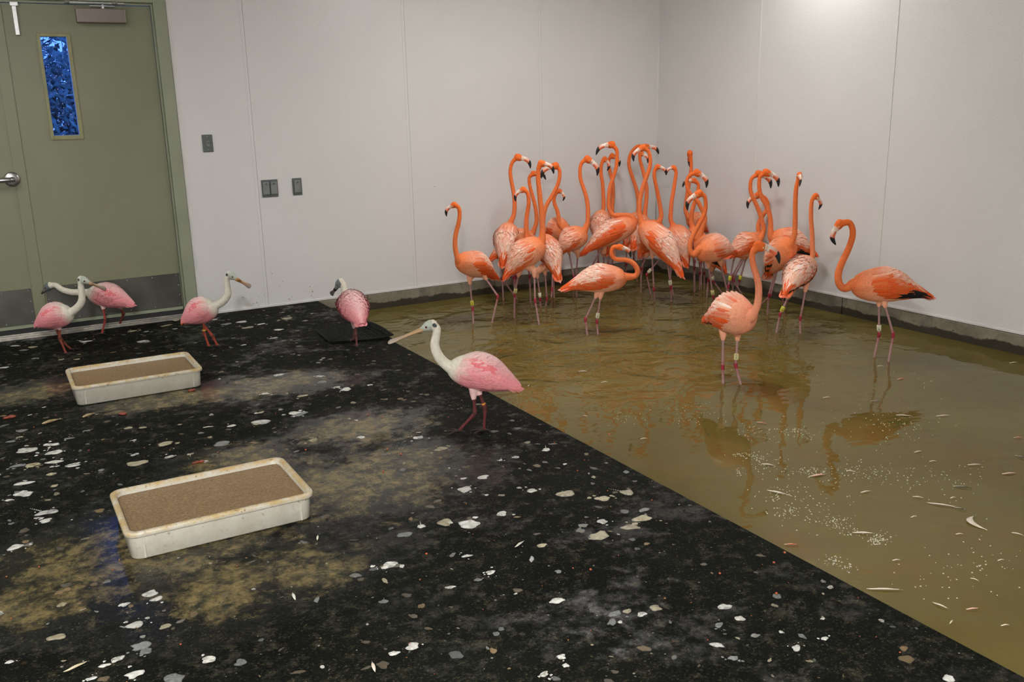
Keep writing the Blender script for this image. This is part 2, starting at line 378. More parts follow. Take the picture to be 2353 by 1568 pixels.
# ------------------------------------------------------------------ door
def door():
    d = MB(); Y0 = YW-.02
    # frame: jambs, head, stop
    fr = MB(); fr.box(1.172, DX1, Y0, YW+.1, .0, DZ1, b=.003); fr.box(DX0, DX0+.078, Y0, YW+.1, 0, DZ1, b=.003); fr.box(DX0+.078, 1.172, Y0, YW+.1, 2.145, DZ1, b=.003)
    fr.box(1.158, 1.172, Y0+.03, YW+.1, .0, 2.145, b=.002); fr.box(DX0+.078, 1.158, Y0+.03, YW+.1, 2.128, 2.145, b=.002)
    root = fr.build('door_1', FRAMEM); root['kind'] = 'structure'; tag(root, 'pair of olive green painted steel doors in a sage frame')
    # right leaf around the vision panel
    def leaf(x0, x1, hole=None):
        q = MB(); y0, y1 = YW+.012, YW+.05; z0, z1 = .062, 2.124
        if hole:
            a, b, c, e = hole
            q.box(x0, a, y0, y1, z0, z1); q.box(b, x1, y0, y1, z0, z1); q.box(a, b, y0, y1, z0, c); q.box(a, b, y0, y1, e, z1)
        else: q.box(x0, x1, y0, y1, z0, z1, b=.002)
        return q.build('door_leaf', DOORM, root)
    lr = leaf(.268, 1.155, (.47, .622, 1.31, 1.926)); ll = leaf(-.64, .262)
    q = MB(); q.box(.205, .275, YW+.004, YW+.012, .062, 2.124, b=.002); q.build('meeting_strip', DOORM, root)
    # vision panel frame + pane
    q = MB(); a, b, c, e = .47, .622, 1.31, 1.926; g = .02
    q.box(a-g, a, YW+.002, YW+.013, c-g-.008, e+g, b=.002); q.box(b, b+g+.004, YW+.002, YW+.013, c-g-.008, e+g, b=.002)
    q.box(a, b, YW+.002, YW+.013, e, e+g, b=.002); q.box(a, b, YW+.002, YW+.013, c-g-.008, c, b=.002)
    q.build('window_frame', m_simple('vision_trim_paint', srgb(134, 132, 92), .4), root)
    pn = MB(); pn.box(a, b, YW+.022, YW+.028, c, e); pn = pn.build('window_pane', PANEM, root)
    dr = MB()
    for i in range(150):
        x = random.uniform(a+.004, b-.004); z = c+(e-c)*random.random()**.8; r = random.choice([.0012, .0016, .002, .003])
        dr.sphere((x, YW+.022, z), r, r*.6, r*1.2, 6, 4)
    dr = dr.build('water_droplets', DROPLET, root, True); dr['kind'] = 'stuff'
    # kick plates with screws
    for x0, x1 in ((.285, 1.148), (-.62, .2)):
        q = MB(); q.box(x0, x1, YW+.008, YW+.012, .085, .326, b=.001); k = q.build('kick_plate', KICKM, root)
        nn = 6
        sp = [(x0+.02+(x1-x0-.04)*i/(nn-1), z) for i in range(nn) for z in (.1, .312)]+[(x, z) for z in (.17, .24) for x in (x0+.012, x1-.012)]
        q = MB(); q.sphere((0, 0, 0), .004, .002, .004, 8, 5); s0 = q.build('screw', STEEL, k, True); s0.location = (sp[0][0], YW+.0075, sp[0][1])
        for x, z in sp[1:]:
            s1 = s0.copy(); COL.objects.link(s1); s1.location = (x, YW+.0075, z)
    q = MB(); q.box(-.63, 1.15, YW+.006, YW+.012, .062, .083, b=.001); q.build('door_sweep', FRAMEM, root)
    q = MB(); q.box(-.64, 1.17, YW-.002, YW+.06, .03, .061); q.build('door_gap_seal', BLACKR, root)
    # sill
    q = MB(); q.box(-.72, 1.19, YW-.05, YW+.09, .0, .012, b=.002); q.box(-.72, 1.19, YW-.028, YW+.09, .012, .022, b=.002); q.box(-.72, 1.19, YW-.008, YW+.09, .022, .031, b=.002); q.build('threshold', ALUM, root)
    # closer
    q = MB(); q.box(.694, .99, YW-.05, YW+.012, 2.012, 2.1, b=.004); cl = q.build('door_closer', BRONZE, root)
    q = MB(); q.tube([(.86, YW-.03, 2.1), (.86, YW-.03, 2.125)], .012, 12); q.box(.655, .985, YW-.06, YW-.045, 2.128, 2.137, b=.001)
    q.box(.78, .93, YW-.048, YW-.036, 2.112, 2.119, b=.001)
    q.sphere((.648, YW-.052, 2.133), .017, .017, .012, 12, 8); q.sphere((.93, YW-.052, 2.133), .02, .02, .014, 12, 8); q.build('closer_arm', STEEL, cl, False)
    # surface bolt
    q = MB(); q.box(.334, .358, YW-.008, YW+.012, 1.932, 2.12, b=.002); q.box(.325, .37, YW-.014, YW+.012, 2.105, 2.13, b=.002); q.build('surface_bolt', STEEL, root)
    # lever
    q = MB(); q.tube([(.188, YW-.0, 1.045), (.188, YW-.010, 1.045), (.188, YW-.016, 1.045)], [.047, .047, .036], 28); q.tube([(.188, YW-.012, 1.045), (.188, YW-.055, 1.045)], .017, 14)
    q.tube([(.200, YW-.05, 1.045), (.17, YW-.058, 1.045), (.12, YW-.057, 1.044), (.06, YW-.052, 1.04)], [.016, .0165, .0155, .013], 14); q.build('lever_handle', STEEL, root, True)
door()

# outdoors behind the door's window: wet ground and a dusk-lit hedge
def outdoors():
    q = MB(); q.box(-8, 10, YW+.2, 26, -.25, -.02); o = q.build('ground', m_simple('wet_grass_ground', (.14, .2, .16), .35, nsc=4, amt=.5)); tag(o, 'dark wet ground outside the door window'); o['kind'] = 'structure'
    rg = random.Random(9)
    for k, (cx, cy, r) in enumerate(((.95, 14.6, 1.4),)):
        t = empty('garden_bush', (cx, cy, -.02), 'dark blue green bush outdoors, seen through the narrow door window', 'bush')
        q = MB(); q.tube([(0, 0, 0), (.05, 0, .7), (.0, .05, 1.5)], [.08, .06, .03], 8); q.build('stem', m_simple('bark', (.1, .08, .06), .8), t)
        q = MB()
        for _ in range(8000):
            a = rg.uniform(0, 6.28); e = math.acos(rg.uniform(-1, 1)); rr = r*rg.uniform(.3, 1.05); c = np.array((rr*math.sin(e)*math.cos(a), rr*math.sin(e)*math.sin(a), 1.35+rr*.98*math.cos(e)))
            u = np.array((rg.gauss(0, 1), rg.gauss(0, 1), rg.gauss(0, 1))); u /= np.linalg.norm(u); v = np.cross(u, (rg.gauss(0, 1), rg.gauss(0, 1), rg.gauss(0, 1))); v /= np.linalg.norm(v); L = rg.uniform(.05, .09)
            q.add([c-u*L, c+v*L*.4, c+u*L, c-v*L*.4], [(0, 1, 2, 3)], lerp_(rg.random()))
        q.build('foliage', LEAFM, t, False, True)
def lerp_(u): return (.05+.10*u, .10+.14*u, .10+.1*u)
t_ = NT('dusk_leaves'); a_ = t_.new('ShaderNodeVertexColor'); a_.layer_name = 'Col'; LEAFM = t_.set(col=a_.outputs[0], rough=.5)
outdoors()
pt = bpy.data.lights.new('window_portal', 'AREA'); pt.shape = 'RECTANGLE'; pt.size = .16; pt.size_y = .63; pt.cycles.is_portal = True
po = bpy.data.objects.new('window_portal', pt); COL.objects.link(po); po.location = (.546, YW+.04, 1.618); po.rotation_euler = (-math.pi/2, 0, 0)

# wall plates
def plates():
    t = empty('switch_plate', (1.437, YW, 1.222), 'grey metal light switch plate with one toggle, beside the door', 'switch')
    q = MB(); q.box(-.036, .036, -.007, 0, -.06, .06, b=.003); q.build('cover_plate', PLATEM, t)
    q = MB(); q.box(-.010, .012, -.012, -.006, -.020, .018, b=.003); q.tube([(0, -.012, -.002), (0.004, -.026, .012)], .005, 8); q.build('toggle', GREYM, t)
    for z in (-.045, .045): q = MB(); q.sphere((0, -.0075, z), .004, .002, .004, 8, 5); q.build('screw', STEEL, t, True)
    t = empty('outlet_cover', (1.848, YW, .882), 'wide grey two-gang weatherproof outlet cover on the white wall', 'outlet')
    q = MB(); q.box(-.06, .06, -.008, 0, -.063, .063, b=.003); q.build('cover_plate', PLATEM, t)
    for x in (-.029, .029):
        q = MB(); q.box(x-.024, x+.024, -.02, -.007, -.045, .047, b=.005); k = q.build('flip_lid', GREYM, t)
        q = MB(); q.box(x-.006, x+.006, -.024, -.019, .028, .042, b=.002); q.build('latch', PLATEM, k)
    t = empty('outlet_cover', (2.053, YW, .882), 'narrow grey single weatherproof outlet cover, right of the wide one', 'outlet')
    q = MB(); q.box(-.036, .036, -.008, 0, -.063, .063, b=.003); q.build('cover_plate', PLATEM, t)
    q = MB(); q.box(-.024, .024, -.02, -.007, -.045, .047, b=.005); k = q.build('flip_lid', GREYM, t)
    q = MB(); q.box(-.006, .006, -.024, -.019, .028, .042, b=.002); q.build('latch', PLATEM, k)
plates()

# ceiling lamps (above the frame)
for i, (lx, ly, ll, lp, lw) in enumerate(LAMPS):
    t = empty('ceiling_lamp', (lx, ly, CEIL), ['compact ceiling lamp behind the camera', 'small ceiling lamp close to the right wall', 'narrow ceiling lamp over the platform left of the doors', 'long ceiling lamp over the pool edge'][i], 'lamp')
    q = MB(); q.box(-lw/2-.03, lw/2+.03, -ll/2-.03, ll/2+.03, -.06, 0, b=.005); q.build('lamp_housing', BEADM, t)
    q = MB(); q.box(-lw/2, lw/2, -ll/2, ll/2, -.1, -.061, b=.01); q.build('lamp_diffuser', LAMPM, t)

# ------------------------------------------------------------------ feed tubs
def rrect(hx, hy, r, n=5):
    P = []
    for cx, cy, a0 in ((hx-r, hy-r, 0), (-hx+r, hy-r, 90), (-hx+r, -hy+r, 180), (hx-r, -hy+r, 270)):
        for k in range(n+1):
            a = math.radians(a0+90*k/n); P.append((cx+r*math.cos(a), cy+r*math.sin(a)))
    return P
def ring_loft(mb, rings, cap0=True, cap1=True):
    V = []; Fc = []; n = None
    for hx, hy, r, z in rings:
        P = rrect(hx, hy, r); n = len(P); V += [(x, y, z) for x, y in P]
    for i in range(len(rings)-1):
        for k in range(n): Fc.append((i*n+k, i*n+(k+1) % n, (i+1)*n+(k+1) % n, (i+1)*n+k))
    if cap0: Fc.append(tuple(range(n))[::-1])
    if cap1: Fc.append(tuple((len(rings)-1)*n+k for k in range(n)))
    mb.add(V, Fc)
def tray(cx, cy, label, mlabel, lvl):
    t = empty('feed_tub', (cx, cy, 0), label, 'tub', 'feed tubs on the platform')
    q = MB(); hx, hy = .3225, .216
    ring_loft(q, [(hx-.02, hy-.02, .03, .001), (hx-.014, hy-.014, .034, .006), (hx-.010, hy-.010, .036, .088), (hx-.001, hy-.001, .040, .088), (hx+.001, hy+.001, .042, .094), (hx, hy, .042, .102), (hx-.004, hy-.004, .04, .105), (hx-.016, hy-.016, .034, .105), (hx-.020, hy-.020, .032, .101), (hx-.024, hy-.024, .03, .02), (hx-.05, hy-.05, .02, .008)])
    q.build('tub_shell', TRAYM, t, True)
    md = bpy.data.objects[t.children[0].name].modifiers.new('edge', 'EDGE_SPLIT'); md.split_angle = math.radians(50)
    for sx in (-1, 1):
        q = MB(); yy = -hy+.0125; q.box(sx*(hx-.055)-.003, sx*(hx-.055)+.003, yy-.003, yy+.002, .006, .087, b=.001); q.build('rib', TRAYM, t)
    q = MB(); P = rrect(hx-.0235, hy-.0235, .029); q.add([(x, y, lvl) for x, y in P]+[(x, y, .012) for x, y in P], [tuple(range(len(P)))]+[(k, (k+1) % len(P), (k+1) % len(P)+len(P), k+len(P))[::-1] for k in range(len(P))])
    o = q.build('feed_mash', MASHM); o.location = (cx, cy, 0); tag(o, mlabel, 'bird feed')
    return t
tray(.573, 3.27, 'white plastic feed tub with stained rim, nearest the camera', 'brown wet mash filling the nearer white tub', .085)
tray(.583, 5.205, 'white plastic feed tub splashed red at its corner, farther back below the spoonbills', 'brown wet mash filling the farther white tub', .082)

# black perforated mat under the spoonbill by the pool edge
def floor_mat():
    a = [(1.815, 5.84), (1.79, 5.50), (2.16, 5.385), (2.155, 5.835)]
    t = empty('rubber_mat', (1.97, 5.65, 0), 'small black perforated rubber mat with a curled edge at the pool corner', 'mat')
    def P(u, v):
        x = (a[1][0]*(1-u)+a[2][0]*u)*(1-v)+(a[0][0]*(1-u)+a[3][0]*u)*v; y = (a[1][1]*(1-u)+a[2][1]*u)*(1-v)+(a[0][1]*(1-u)+a[3][1]*u)*v
        z = .012+.03*max(0, u-.78)/.22*max(0, 1)*(.5+.5*math.sin(v*3))
        return np.array((x, y, z))
    q = MB(); NX, NY = 15, 13
    org = np.array((1.97, 5.65, 0))
    for i in range(NX+1):
        w = .007 if 0 < i < NX else .013
        q.tube([P(i/NX, j/6)-org for j in range(7)], w, 6, ry=.006)
    for j in range(NY+1):
        w = .007 if 0 < j < NY else .013
        q.tube([P(i/6, j/NY)-org for i in range(7)], w, 6, ry=.006)
    q.build('mat_grid', MATM, t)
    q = MB(); c = [P(0, 0), P(1, 0), P(1, 1), P(0, 1)]; q.add([(p[0]-org[0], p[1]-org[1], .004) for p in c]+[(p[0]-org[0], p[1]-org[1], .001) for p in c], [(0, 1, 2, 3), (7, 6, 5, 4), (0, 4, 5, 1), (1, 5, 6, 2), (2, 6, 7, 3), (3, 7, 4, 0)]); q.build('mat_backing', MATM, t)
floor_mat()
# ------------------------------------------------------------------ birds
CROPS = dict(a=(1120, 330, 7.84), b=(1120, 500, 7.84), c=(1300, 310, 7.84), d=(1420, 310, 6.533), e=(1300, 480, 7.84), f=(1460, 480, 7.84), g=(1620, 380, 6.533), h=(1620, 560, 6.533),
             k=(1560, 380, 2.903), l=(1000, 300, 3.135), m=(1250, 300, 3.135), n=(1500, 320, 3.135), o=(0, 560, 3.92), p=(380, 560, 3.919), q=(860, 700, 4.355))
def Q(*args):
    """Q('a',x,y, x,y, 'b',x,y ...) -> image positions in the 2353 x 1568 frame"""
    out = []; i = 0; cr = None
    while i < len(args):
        if isinstance(args[i], str): cr = CROPS[args[i]]; i += 1; continue
        out.append((cr[0]+args[i]/cr[2], cr[1]+args[i+1]/cr[2])); i += 2
    return out
def nrm(v): return v/(np.linalg.norm(v)+1e-12)
def spline(P, n):
    P = [np.array(p, float) for p in P]; P = [2*P[0]-P[1]]+P+[2*P[-1]-P[-2]]; out = []
    segs = len(P)-3
    for i in range(n):
        u = i/(n-1)*segs; k = min(int(u), segs-1); t = u-k; a, b, c, d = P[k:k+4]
        out.append(.5*((2*b)+(-a+c)*t+(2*a-5*b+4*c-d)*t*t+(-a+3*b-3*c+d)*t**3))
    return out
def interp(t, xs, ys): return float(np.interp(t, xs, ys))
FT = [0, .03, .08, .16, .28, .40, .52, .64, .76, .88, 1.0]
FH_ = [.20, .50, .70, .87, .99, 1.0, .88, .67, .41, .20, .05]
ST = [0, .03, .08, .18, .32, .48, .62, .76, .88, .96, 1.0]
SH_ = [.24, .46, .64, .85, .99, 1.0, .86, .60, .36, .20, .08]

def hsvj(c, j): return tuple(max(0, min(1, x*(1+random.uniform(-j, j)))) for x in c)
def lerp3(a, b, t): return tuple(a[i]*(1-t)+b[i]*t for i in range(3))
O_HEAD = srgb(226, 104, 40); O_NECK0 = srgb(224, 118, 66); O_BODY = srgb(236, 150, 106); P_PALE = srgb(240, 186, 160); P_WHITE = srgb(246, 220, 204)
O_DEEP = srgb(230, 86, 24); BLACK = (.012, .012, .012); LEG_C = srgb(166, 128, 126); JNT = srgb(150, 46, 60)
SP_WHITE = srgb(208, 202, 186); SP_PINK = srgb(222, 140, 144); SP_PALE = srgb(224, 186, 182); SP_RED = srgb(216, 62, 74)

def build_bird(sp, label, head, tip, neck, chest, tail, legs, foot, near=0, hL=None, wL=None, Lb=None, pal=0.5, black=0, bands=(), dchest=0.0, fluff=0, headd=0.0, tipd=None, group=None, legcol=None, spoonroll=0.0, rednose=0, tailorange=False, voxel=None, nw=1.0, visored=False, bandnum=None, drop=0.0, deep=.73, dh=None, nc=None):
    flam = sp == 'flamingo'
    O_NECK = nc or O_NECK0
    zf = WZ if flam else 0.0
    g = onz(foot[0], foot[1], zf)
    if dh: g = ond(foot[0], foot[1], dh)
    dh = g@FH
    body_d = dh+dchest
    Lb = Lb or (.53 if flam else .40)
    cA, tA = ond(*chest, body_d), ond(*tail, body_d)
    L2 = np.linalg.norm(cA-tA); dl = math.sqrt(max(0, Lb*Lb-L2*L2))*near
    cA, tA = ond(*chest, body_d+dl/2), ond(*tail, body_d-dl/2)
    ax = tA-cA; L = np.linalg.norm(ax); ax = ax/L
    sd = nrm(np.cross(ax, [0, 0, 1.0])); up = nrm(np.cross(sd, ax))
    H = (hL or (.205 if flam else .185)); W = (wL or (.185 if flam else .165))
    T_, P_ = (FT, FH_) if flam else (ST, SH_)
    co_k = [0, .15, .4, .6, .8, 1]; co_v = [0, .02, .055, .055, .03, 0]
    def trunk(t, ph, off=0.0):
        # ph from the top (0) to the belly (pi)
        hh = H*.5*interp(t, T_, P_)+off; ww = W*.5*interp(t, T_, P_)**1.1+off
        k = math.cos(ph); s = math.sin(ph)
        wz = ww*(1-.12*max(0, k)-.15*max(0, -k))
        return cA+ax*(L*t)+up*(L*interp(t, co_k, co_v)+hh*k)+sd*(wz*s)
    base = np.array([g[0], g[1], PZ if flam else 0.0])
    mb = MB(); SK = []   # skeleton samples: (pos, radius, label, param)
    nr = 22; ns = 20; V = []; Fc = []
    ts = [0.0, .012, .03, .055]+list(np.linspace(.09, .94, nr-6))+[.97, 1.0]
    for t in ts:
        for k in range(ns): V.append(trunk(t, 2*math.pi*k/ns))
    for i in range(len(ts)-1):
        for k in range(ns): Fc.append((i*ns+k, i*ns+(k+1) % ns, (i+1)*ns+(k+1) % ns, (i+1)*ns+k))
    Fc.append(tuple(range(ns))[::-1]); Fc.append(tuple((len(ts)-1)*ns+k for k in range(ns))); mb.add(V, Fc)
    for t in np.linspace(0, 1, 16): SK.append((trunk(t, 0)*.5+trunk(t, math.pi)*.5, H*.45*interp(t, T_, P_), 'trunk', t))
    # neck
    nd = body_d+dl/2
    npx = list(neck); pts = []
    Hc = ond(*head, nd+headd)
    M = len(npx)
    for i, q in enumerate(npx):
        u = (i+1)/(M+1); pts.append(ond(*q, nd+headd*(1-u)))
    inner = trunk(.12, 0)*.5+trunk(.12, math.pi)*.5
    start = cA+ax*(L*.02)
    r0, r1 = (.0130, .0195) if flam else (.0165, .026)
    path = spline([Hc]+pts+[start, inner], 46)
    rad = []
    for i in range(46):
        u = i/45; r = (r0+(r1-r0)*min(1, u*1.15))*nw
        if u > .78: r += ((.030 if flam else .024))*((u-.78)/.22)**1.6
        if u < .12: r += .0055*(1-u/.12)
        rad.append(r)
    mb.tube(path, rad, 12)
    for i in range(0, 46): SK.append((path[i], rad[i], 'neck', i/45))
    # head frame
    if tipd is None: tipd = 0.0
    Tp = ond(*tip, nd+headd+tipd)
    D = np.linalg.norm(Tp-Hc); v = (Tp-Hc)/D
    nn = path[5]-Hc; nn = nn-v*(nn@v)
    if np.linalg.norm(nn) < .004: nn = np.array([0, 0, -1.0])-v*(-v[2])
    n_ = nrm(nn); s_ = nrm(np.cross(v, n_))
    hs = min(max(D, .085), .14) if flam else .13   # head scale reference
    if flam:
        hp = [Hc-v*hs*.17+n_*hs*.02, Hc-v*hs*.12-n_*hs*.0, Hc-v*hs*.02-n_*hs*.04, Hc+v*hs*.12-n_*hs*.08, Hc+v*hs*.26-n_*hs*.16, Hc+v*hs*.36-n_*hs*.19]
        mb.tube(hp, [hs*.07, hs*.16, hs*.205, hs*.20, hs*.155, hs*.10], 12, ry=[hs*.07, hs*.14, hs*.175, hs*.165, hs*.12, hs*.08], side=n_)
        SK.append((hp[2], hs*.2, 'head', 0)); SK.append((hp[3], hs*.19, 'head', .5)); SK.append((hp[4], hs*.14, 'face', 1)); SK.append((hp[5], hs*.10, 'face', 1))
    else:
        hp = [Hc-v*.022+n_*.002, Hc-v*.012, Hc+v*.006-n_*.002, Hc+v*.026-n_*.001, Hc+v*.042, Hc+v*.056]
        mb.tube(hp, [.010, .0215, .0255, .0225, .015, .009], 12, ry=[.010, .019, .023, .02, .014, .009], side=n_)
        SK += [(hp[1], .022, 'nape', 0), (hp[2], .024, 'face', 0), (hp[3], .022, 'face', .5), (hp[4], .014, 'face', 1), (hp[5], .01, 'face', 1)]
    if not flam and not visored:
        for sg in (-1, 1): SK.append((Hc-v*.014+n_*.002+s_*sg*.02, .0075, 'ear', 0))
    # legs
    rl = (.0072 if flam else .0075)
    bandpos = []
    for li, lg in enumerate(legs):
        sgn = 1 if li == 0 else -1
        top, jn, en = lg[0], lg[1], lg[2]
        E = onz(en[0], en[1], zf); eh = E@FH
        if abs(eh-dh) > .2: E = ond(en[0], en[1], dh+.2*np.sign(eh-dh))
        eh = E@FH; bh = body_d
        tp = ond(*top, bh*.7+eh*.3); J = ond(*jn, bh*.3+eh*.7)
        th0 = tp+nrm(trunk(.48, math.pi)*.5+trunk(.48, 0)*.5-tp)*.10
        d0 = nrm(tp-J)
        mb.tube([th0, tp+d0*.035, tp, tp-d0*.02], [.036, .026, .016, .009] if flam else [.034, .024, .014, .009], 10)
        SK.append((th0, .035, 'thigh', 0)); SK.append((tp+d0*.03, .026, 'thigh', 0)); SK.append((tp, .015, 'thigh', 0))
        dirl = nrm(E-J)
        if flam:
            n2 = 5; end = E+dirl*((PZ+.008-E[2])/min(dirl[2], -.35)); end[2] = PZ+.01
        else: end = E.copy(); end[2] = .010
        lp = [tp, tp*.5+J*.5, J+d0*.022, J, J+nrm(end-J)*.022, J*.5+end*.5, end]
        lr = [rl, rl, rl*1.12, rl*1.65, rl*1.12, rl*.92, rl*1.0]
        mb.tube(lp, lr, 10)
        for i in range(9): SK.append((tp*(1-i/8)+J*i/8, rl, 'leg', i/8))
        for i in range(1, 13): SK.append((J*(1-i/12)+end*i/12, rl, 'shank', i/12))
        SK.append((J, rl*1.7, 'joint', 0))
        # foot: three front toes and a hind toe
        fd = -ax.copy(); fd[2] = 0; fd = nrm(fd); fs = np.array([-fd[1], fd[0], 0])
        tl = .075 if flam else .068
        for ang, ln in ((0, 1.0), (.72, .88), (-.72, .88), (math.pi-.25, .5)):
            dd = fd*math.cos(ang)+fs*math.sin(ang); z0 = end[2]
            a0 = end; a1 = end+dd*tl*ln*.5+np.array([0, 0, .002]); a2 = end+dd*tl*ln; a2[2] = z0-.004
            mb.tube([a0, a1, a2], [.0056, .0046, .003], 8); SK.append((a1, .005, 'foot', 0)); SK.append((a2, .004, 'foot', 0))
        SK.append((end, .008, 'foot', 0))
        bandpos.append((tp, J, d0))
    # continuous skin
    V = np.array(mb.v)-base
    vox = voxel or .0042
    me = bpy.data.meshes.new('raw'); me.from_pydata([tuple(x) for x in V], [], mb.f)
    tmp = bpy.data.objects.new('raw', me); COL.objects.link(tmp)
    rm = tmp.modifiers.new('r', 'REMESH'); rm.mode = 'VOXEL'; rm.voxel_size = vox; rm.use_smooth_shade = True
    sm = tmp.modifiers.new('s', 'SMOOTH'); sm.factor = .5; sm.iterations = 2
    dg = bpy.context.evaluated_depsgraph_get(); dg.update()
    nm = bpy.data.meshes.new_from_object(tmp.evaluated_get(dg)); bpy.data.objects.remove(tmp); bpy.data.meshes.remove(me)
    nm.name = 'body'
    N = len(nm.vertices); co = np.empty(N*3, np.float32); nm.vertices.foreach_get('co', co); co = co.reshape(-1, 3)+base
    SP = np.array([s[0] for s in SK]); SR = np.array([s[1] for s in SK])
    best = np.empty(N, int)
    for i0 in range(0, N, 8000):
        dd = np.linalg.norm(co[i0:i0+8000, None, :]-SP[None], axis=2)/(SR[None]+.012); best[i0:i0+8000] = dd.argmin(1)
    cols = np.zeros((N, 3))
    lc = legcol or LEG_C
    lut = []
    for s in SK:
        lab, u = s[2], s[3]
        if flam:
            c = {'trunk': lerp3(O_NECK, lerp3(O_BODY, P_PALE, pal*.7), min(1, u*3.2)), 'neck': lerp3(O_HEAD, O_NECK, min(1, u*1.6)), 'head': O_HEAD, 'face': lerp3(O_HEAD, srgb(226, 206, 190), .75) if u == 1 else O_HEAD, 'thigh': lerp3(O_BODY, P_PALE, .5), 'leg': lerp3(LEG_C, JNT, max(0, (u-.82)/.18)), 'joint': JNT, 'shank': lerp3(JNT, LEG_C, min(1, .2+u*6)), 'foot': (.35, .15, .16)}[lab]
            if lab == 'trunk' and u > .72: c = O_DEEP
        else:
            c = {'trunk': lerp3(SP_WHITE, SP_PINK, min(1, max(0, (u-.10)*5))), 'neck': SP_WHITE, 'nape': SP_WHITE, 'ear': srgb(62, 70, 72), 'face': srgb(168, 174, 160) if not visored else srgb(104, 112, 114), 'thigh': SP_PALE, 'leg': lc, 'joint': lerp3(lc, (.03, .015, .012), .6), 'shank': lc, 'foot': (.03, .02, .018)}[lab]
        lut.append(c)
    cols = np.array(lut)[best]
    if flam:   # smooth blend along the trunk
        tt = np.clip(((co-cA)@ax)/L, 0, 1); isT = np.array([s[2] == 'trunk' for s in SK])[best]
        a_ = np.array(O_NECK); b_ = np.array(lerp3(O_BODY, P_PALE, pal*.7)); c_ = np.array(O_DEEP)
        k1 = np.clip(tt*3.4, 0, 1)[:, None]; k2 = np.clip((tt-.58)*6, 0, 1)[:, None]
        cols[isT] = ((a_*(1-k1)+b_*k1)*(1-k2)+c_*k2)[isT]
    else:
        tt = np.clip(((co-cA)@ax)/L, 0, 1); isT = np.array([s[2] == 'trunk' for s in SK])[best]
        a_ = np.array(SP_WHITE); b_ = np.array(SP_PINK); k1 = np.clip((tt-.06)*6, 0, 1)[:, None]
        upn = np.clip(((co-(cA+ax*L*.4))@up)/(H*.5), -1, 1)[:, None]
        kk = np.clip(k1-np.clip(upn, 0, 1)*.5*(1-np.clip((tt-.4)*3, 0, 1))[:, None], 0, 1); cols[isT] = (a_*(1-kk)+b_*kk)[isT]
    at = nm.color_attributes.new('Col', 'FLOAT_COLOR', 'POINT'); cc = np.ones((N, 4)); cc[:, :3] = cols; at.data.foreach_set('color', cc.ravel())
    nm.materials.clear(); nm.materials.append(PLUME)
    root = empty('flamingo' if flam else 'spoonbill', base, label, 'bird', group)
    bo = bpy.data.objects.new('body', nm); COL.objects.link(bo); bo.parent = root
    # bill
    bb = MB()
    if flam:
        prof = [(.22, -.17, .125), (.32, -.195, .125), (.44, -.23, .125), (.56, -.25, .122), (.68, -.235, .118), (.79, -.185, .10), (.89, -.105, .07), (.96, -.035, .04), (1.0, .005, .012)]
        kx = hs/D if D < .085 else 1.0
        pts = []; rr = []; cl = []
        WHT = srgb(226, 216, 200); ORP = srgb(224, 110, 70)
        for a, b, r in prof:
            for _ in (0,): pts.append(Hc+v*D*a+n_*hs*b)
            rr.append(r*hs); cl.append(WHT if a < .42 else (ORP if a < .70 else (.018, .02, .022)))
        NB = 36; pts2 = spline(pts, NB); rr2 = [float(np.interp(i/(NB-1), np.linspace(0, 1, len(rr)), rr)) for i in range(NB)]
        nseg = 18
        V = []; C_ = []; Fc = []
        for i, p in enumerate(pts2):
            tg = nrm(pts2[min(i+1, NB-1)]-pts2[max(i-1, 0)]); nb = nrm(np.cross(s_, tg)); nb = nb if nb@n_ > 0 else -nb
            u = i/(NB-1)
            for k in range(nseg):
                th = 2*math.pi*k/nseg; cth = math.cos(th)
                V.append(p+nb*rr2[i]*cth+s_*rr2[i]*.62*math.sin(th))
                dark = u > .51+.05*cth
                if dark: c = (.016, .018, .02)
                elif u < .17 + .05*cth: c = WHT
                elif cth < -.05-.12: c = lerp3(WHT, ORP, min(1, max(0, (u-.17)*2.6)))
                elif cth < -.05: c = (.06, .035, .03) if u > .3 else WHT
                else: c = ORP
                C_.append(c)
        for i in range(NB-1):
            for k in range(nseg): Fc.append((i*nseg+k, i*nseg+(k+1) % nseg, (i+1)*nseg+(k+1) % nseg, (i+1)*nseg+k))
        Fc.append(tuple(range(nseg))[::-1]); Fc.append(tuple((NB-1)*nseg+k for k in range(nseg)))
        bb.add(V, Fc, C_)
        eyep = [(Hc+v*hs*.17-n_*hs*.10)+s_*sg*hs*.165 for sg in (-1, 1)]
    else:
        BC = srgb(172, 140, 104) if not visored else srgb(70, 64, 52); SPN = srgb(168, 152, 140) if not visored else srgb(60, 60, 56)
        if rednose == 1: BC = srgb(176, 128, 70)
        lat = s_*math.cos(spoonroll)+n_*math.sin(spoonroll); thn = nrm(np.cross(v, lat))
        st = [(.045, .013, .011), (.07, .012, .009), (D*.45, .0105, .007), (D*.66, .0105, .005), (D*.78, .0145, .0045), (D*.87, .0195, .0032), (D*.94, .0205, .003), (D*.985, .014, .0028), (D, .005, .002)]
        pts = [Hc+v*a+n_*(.002) for a, _, _ in st]
        bb.tube(pts, [x[1] for x in st], 12, ry=[x[2] for x in st], side=lat, cols=[lerp3(BC, SPN, min(1, max(0, (i-2)/3))) for i in range(len(st))])
        eyep = [(Hc+v*.026-n_*.004)+s_*sg*.0195 for sg in (-1, 1)]
    bb.build('bill', BILLM, root, True, True, off=base)
    for ep in eyep:
        q = MB(); q.sphere(ep-base, .0048 if flam else .005, n=10, m=7); e = q.build('eye', IRISM if flam else m_eye_red, root, True)
        q = MB(); out = nrm(ep-(Hc+v*.02)); q.sphere(ep-base+out*.0026, .003, n=8, m=6); q.build('pupil', DARKM, e, True)
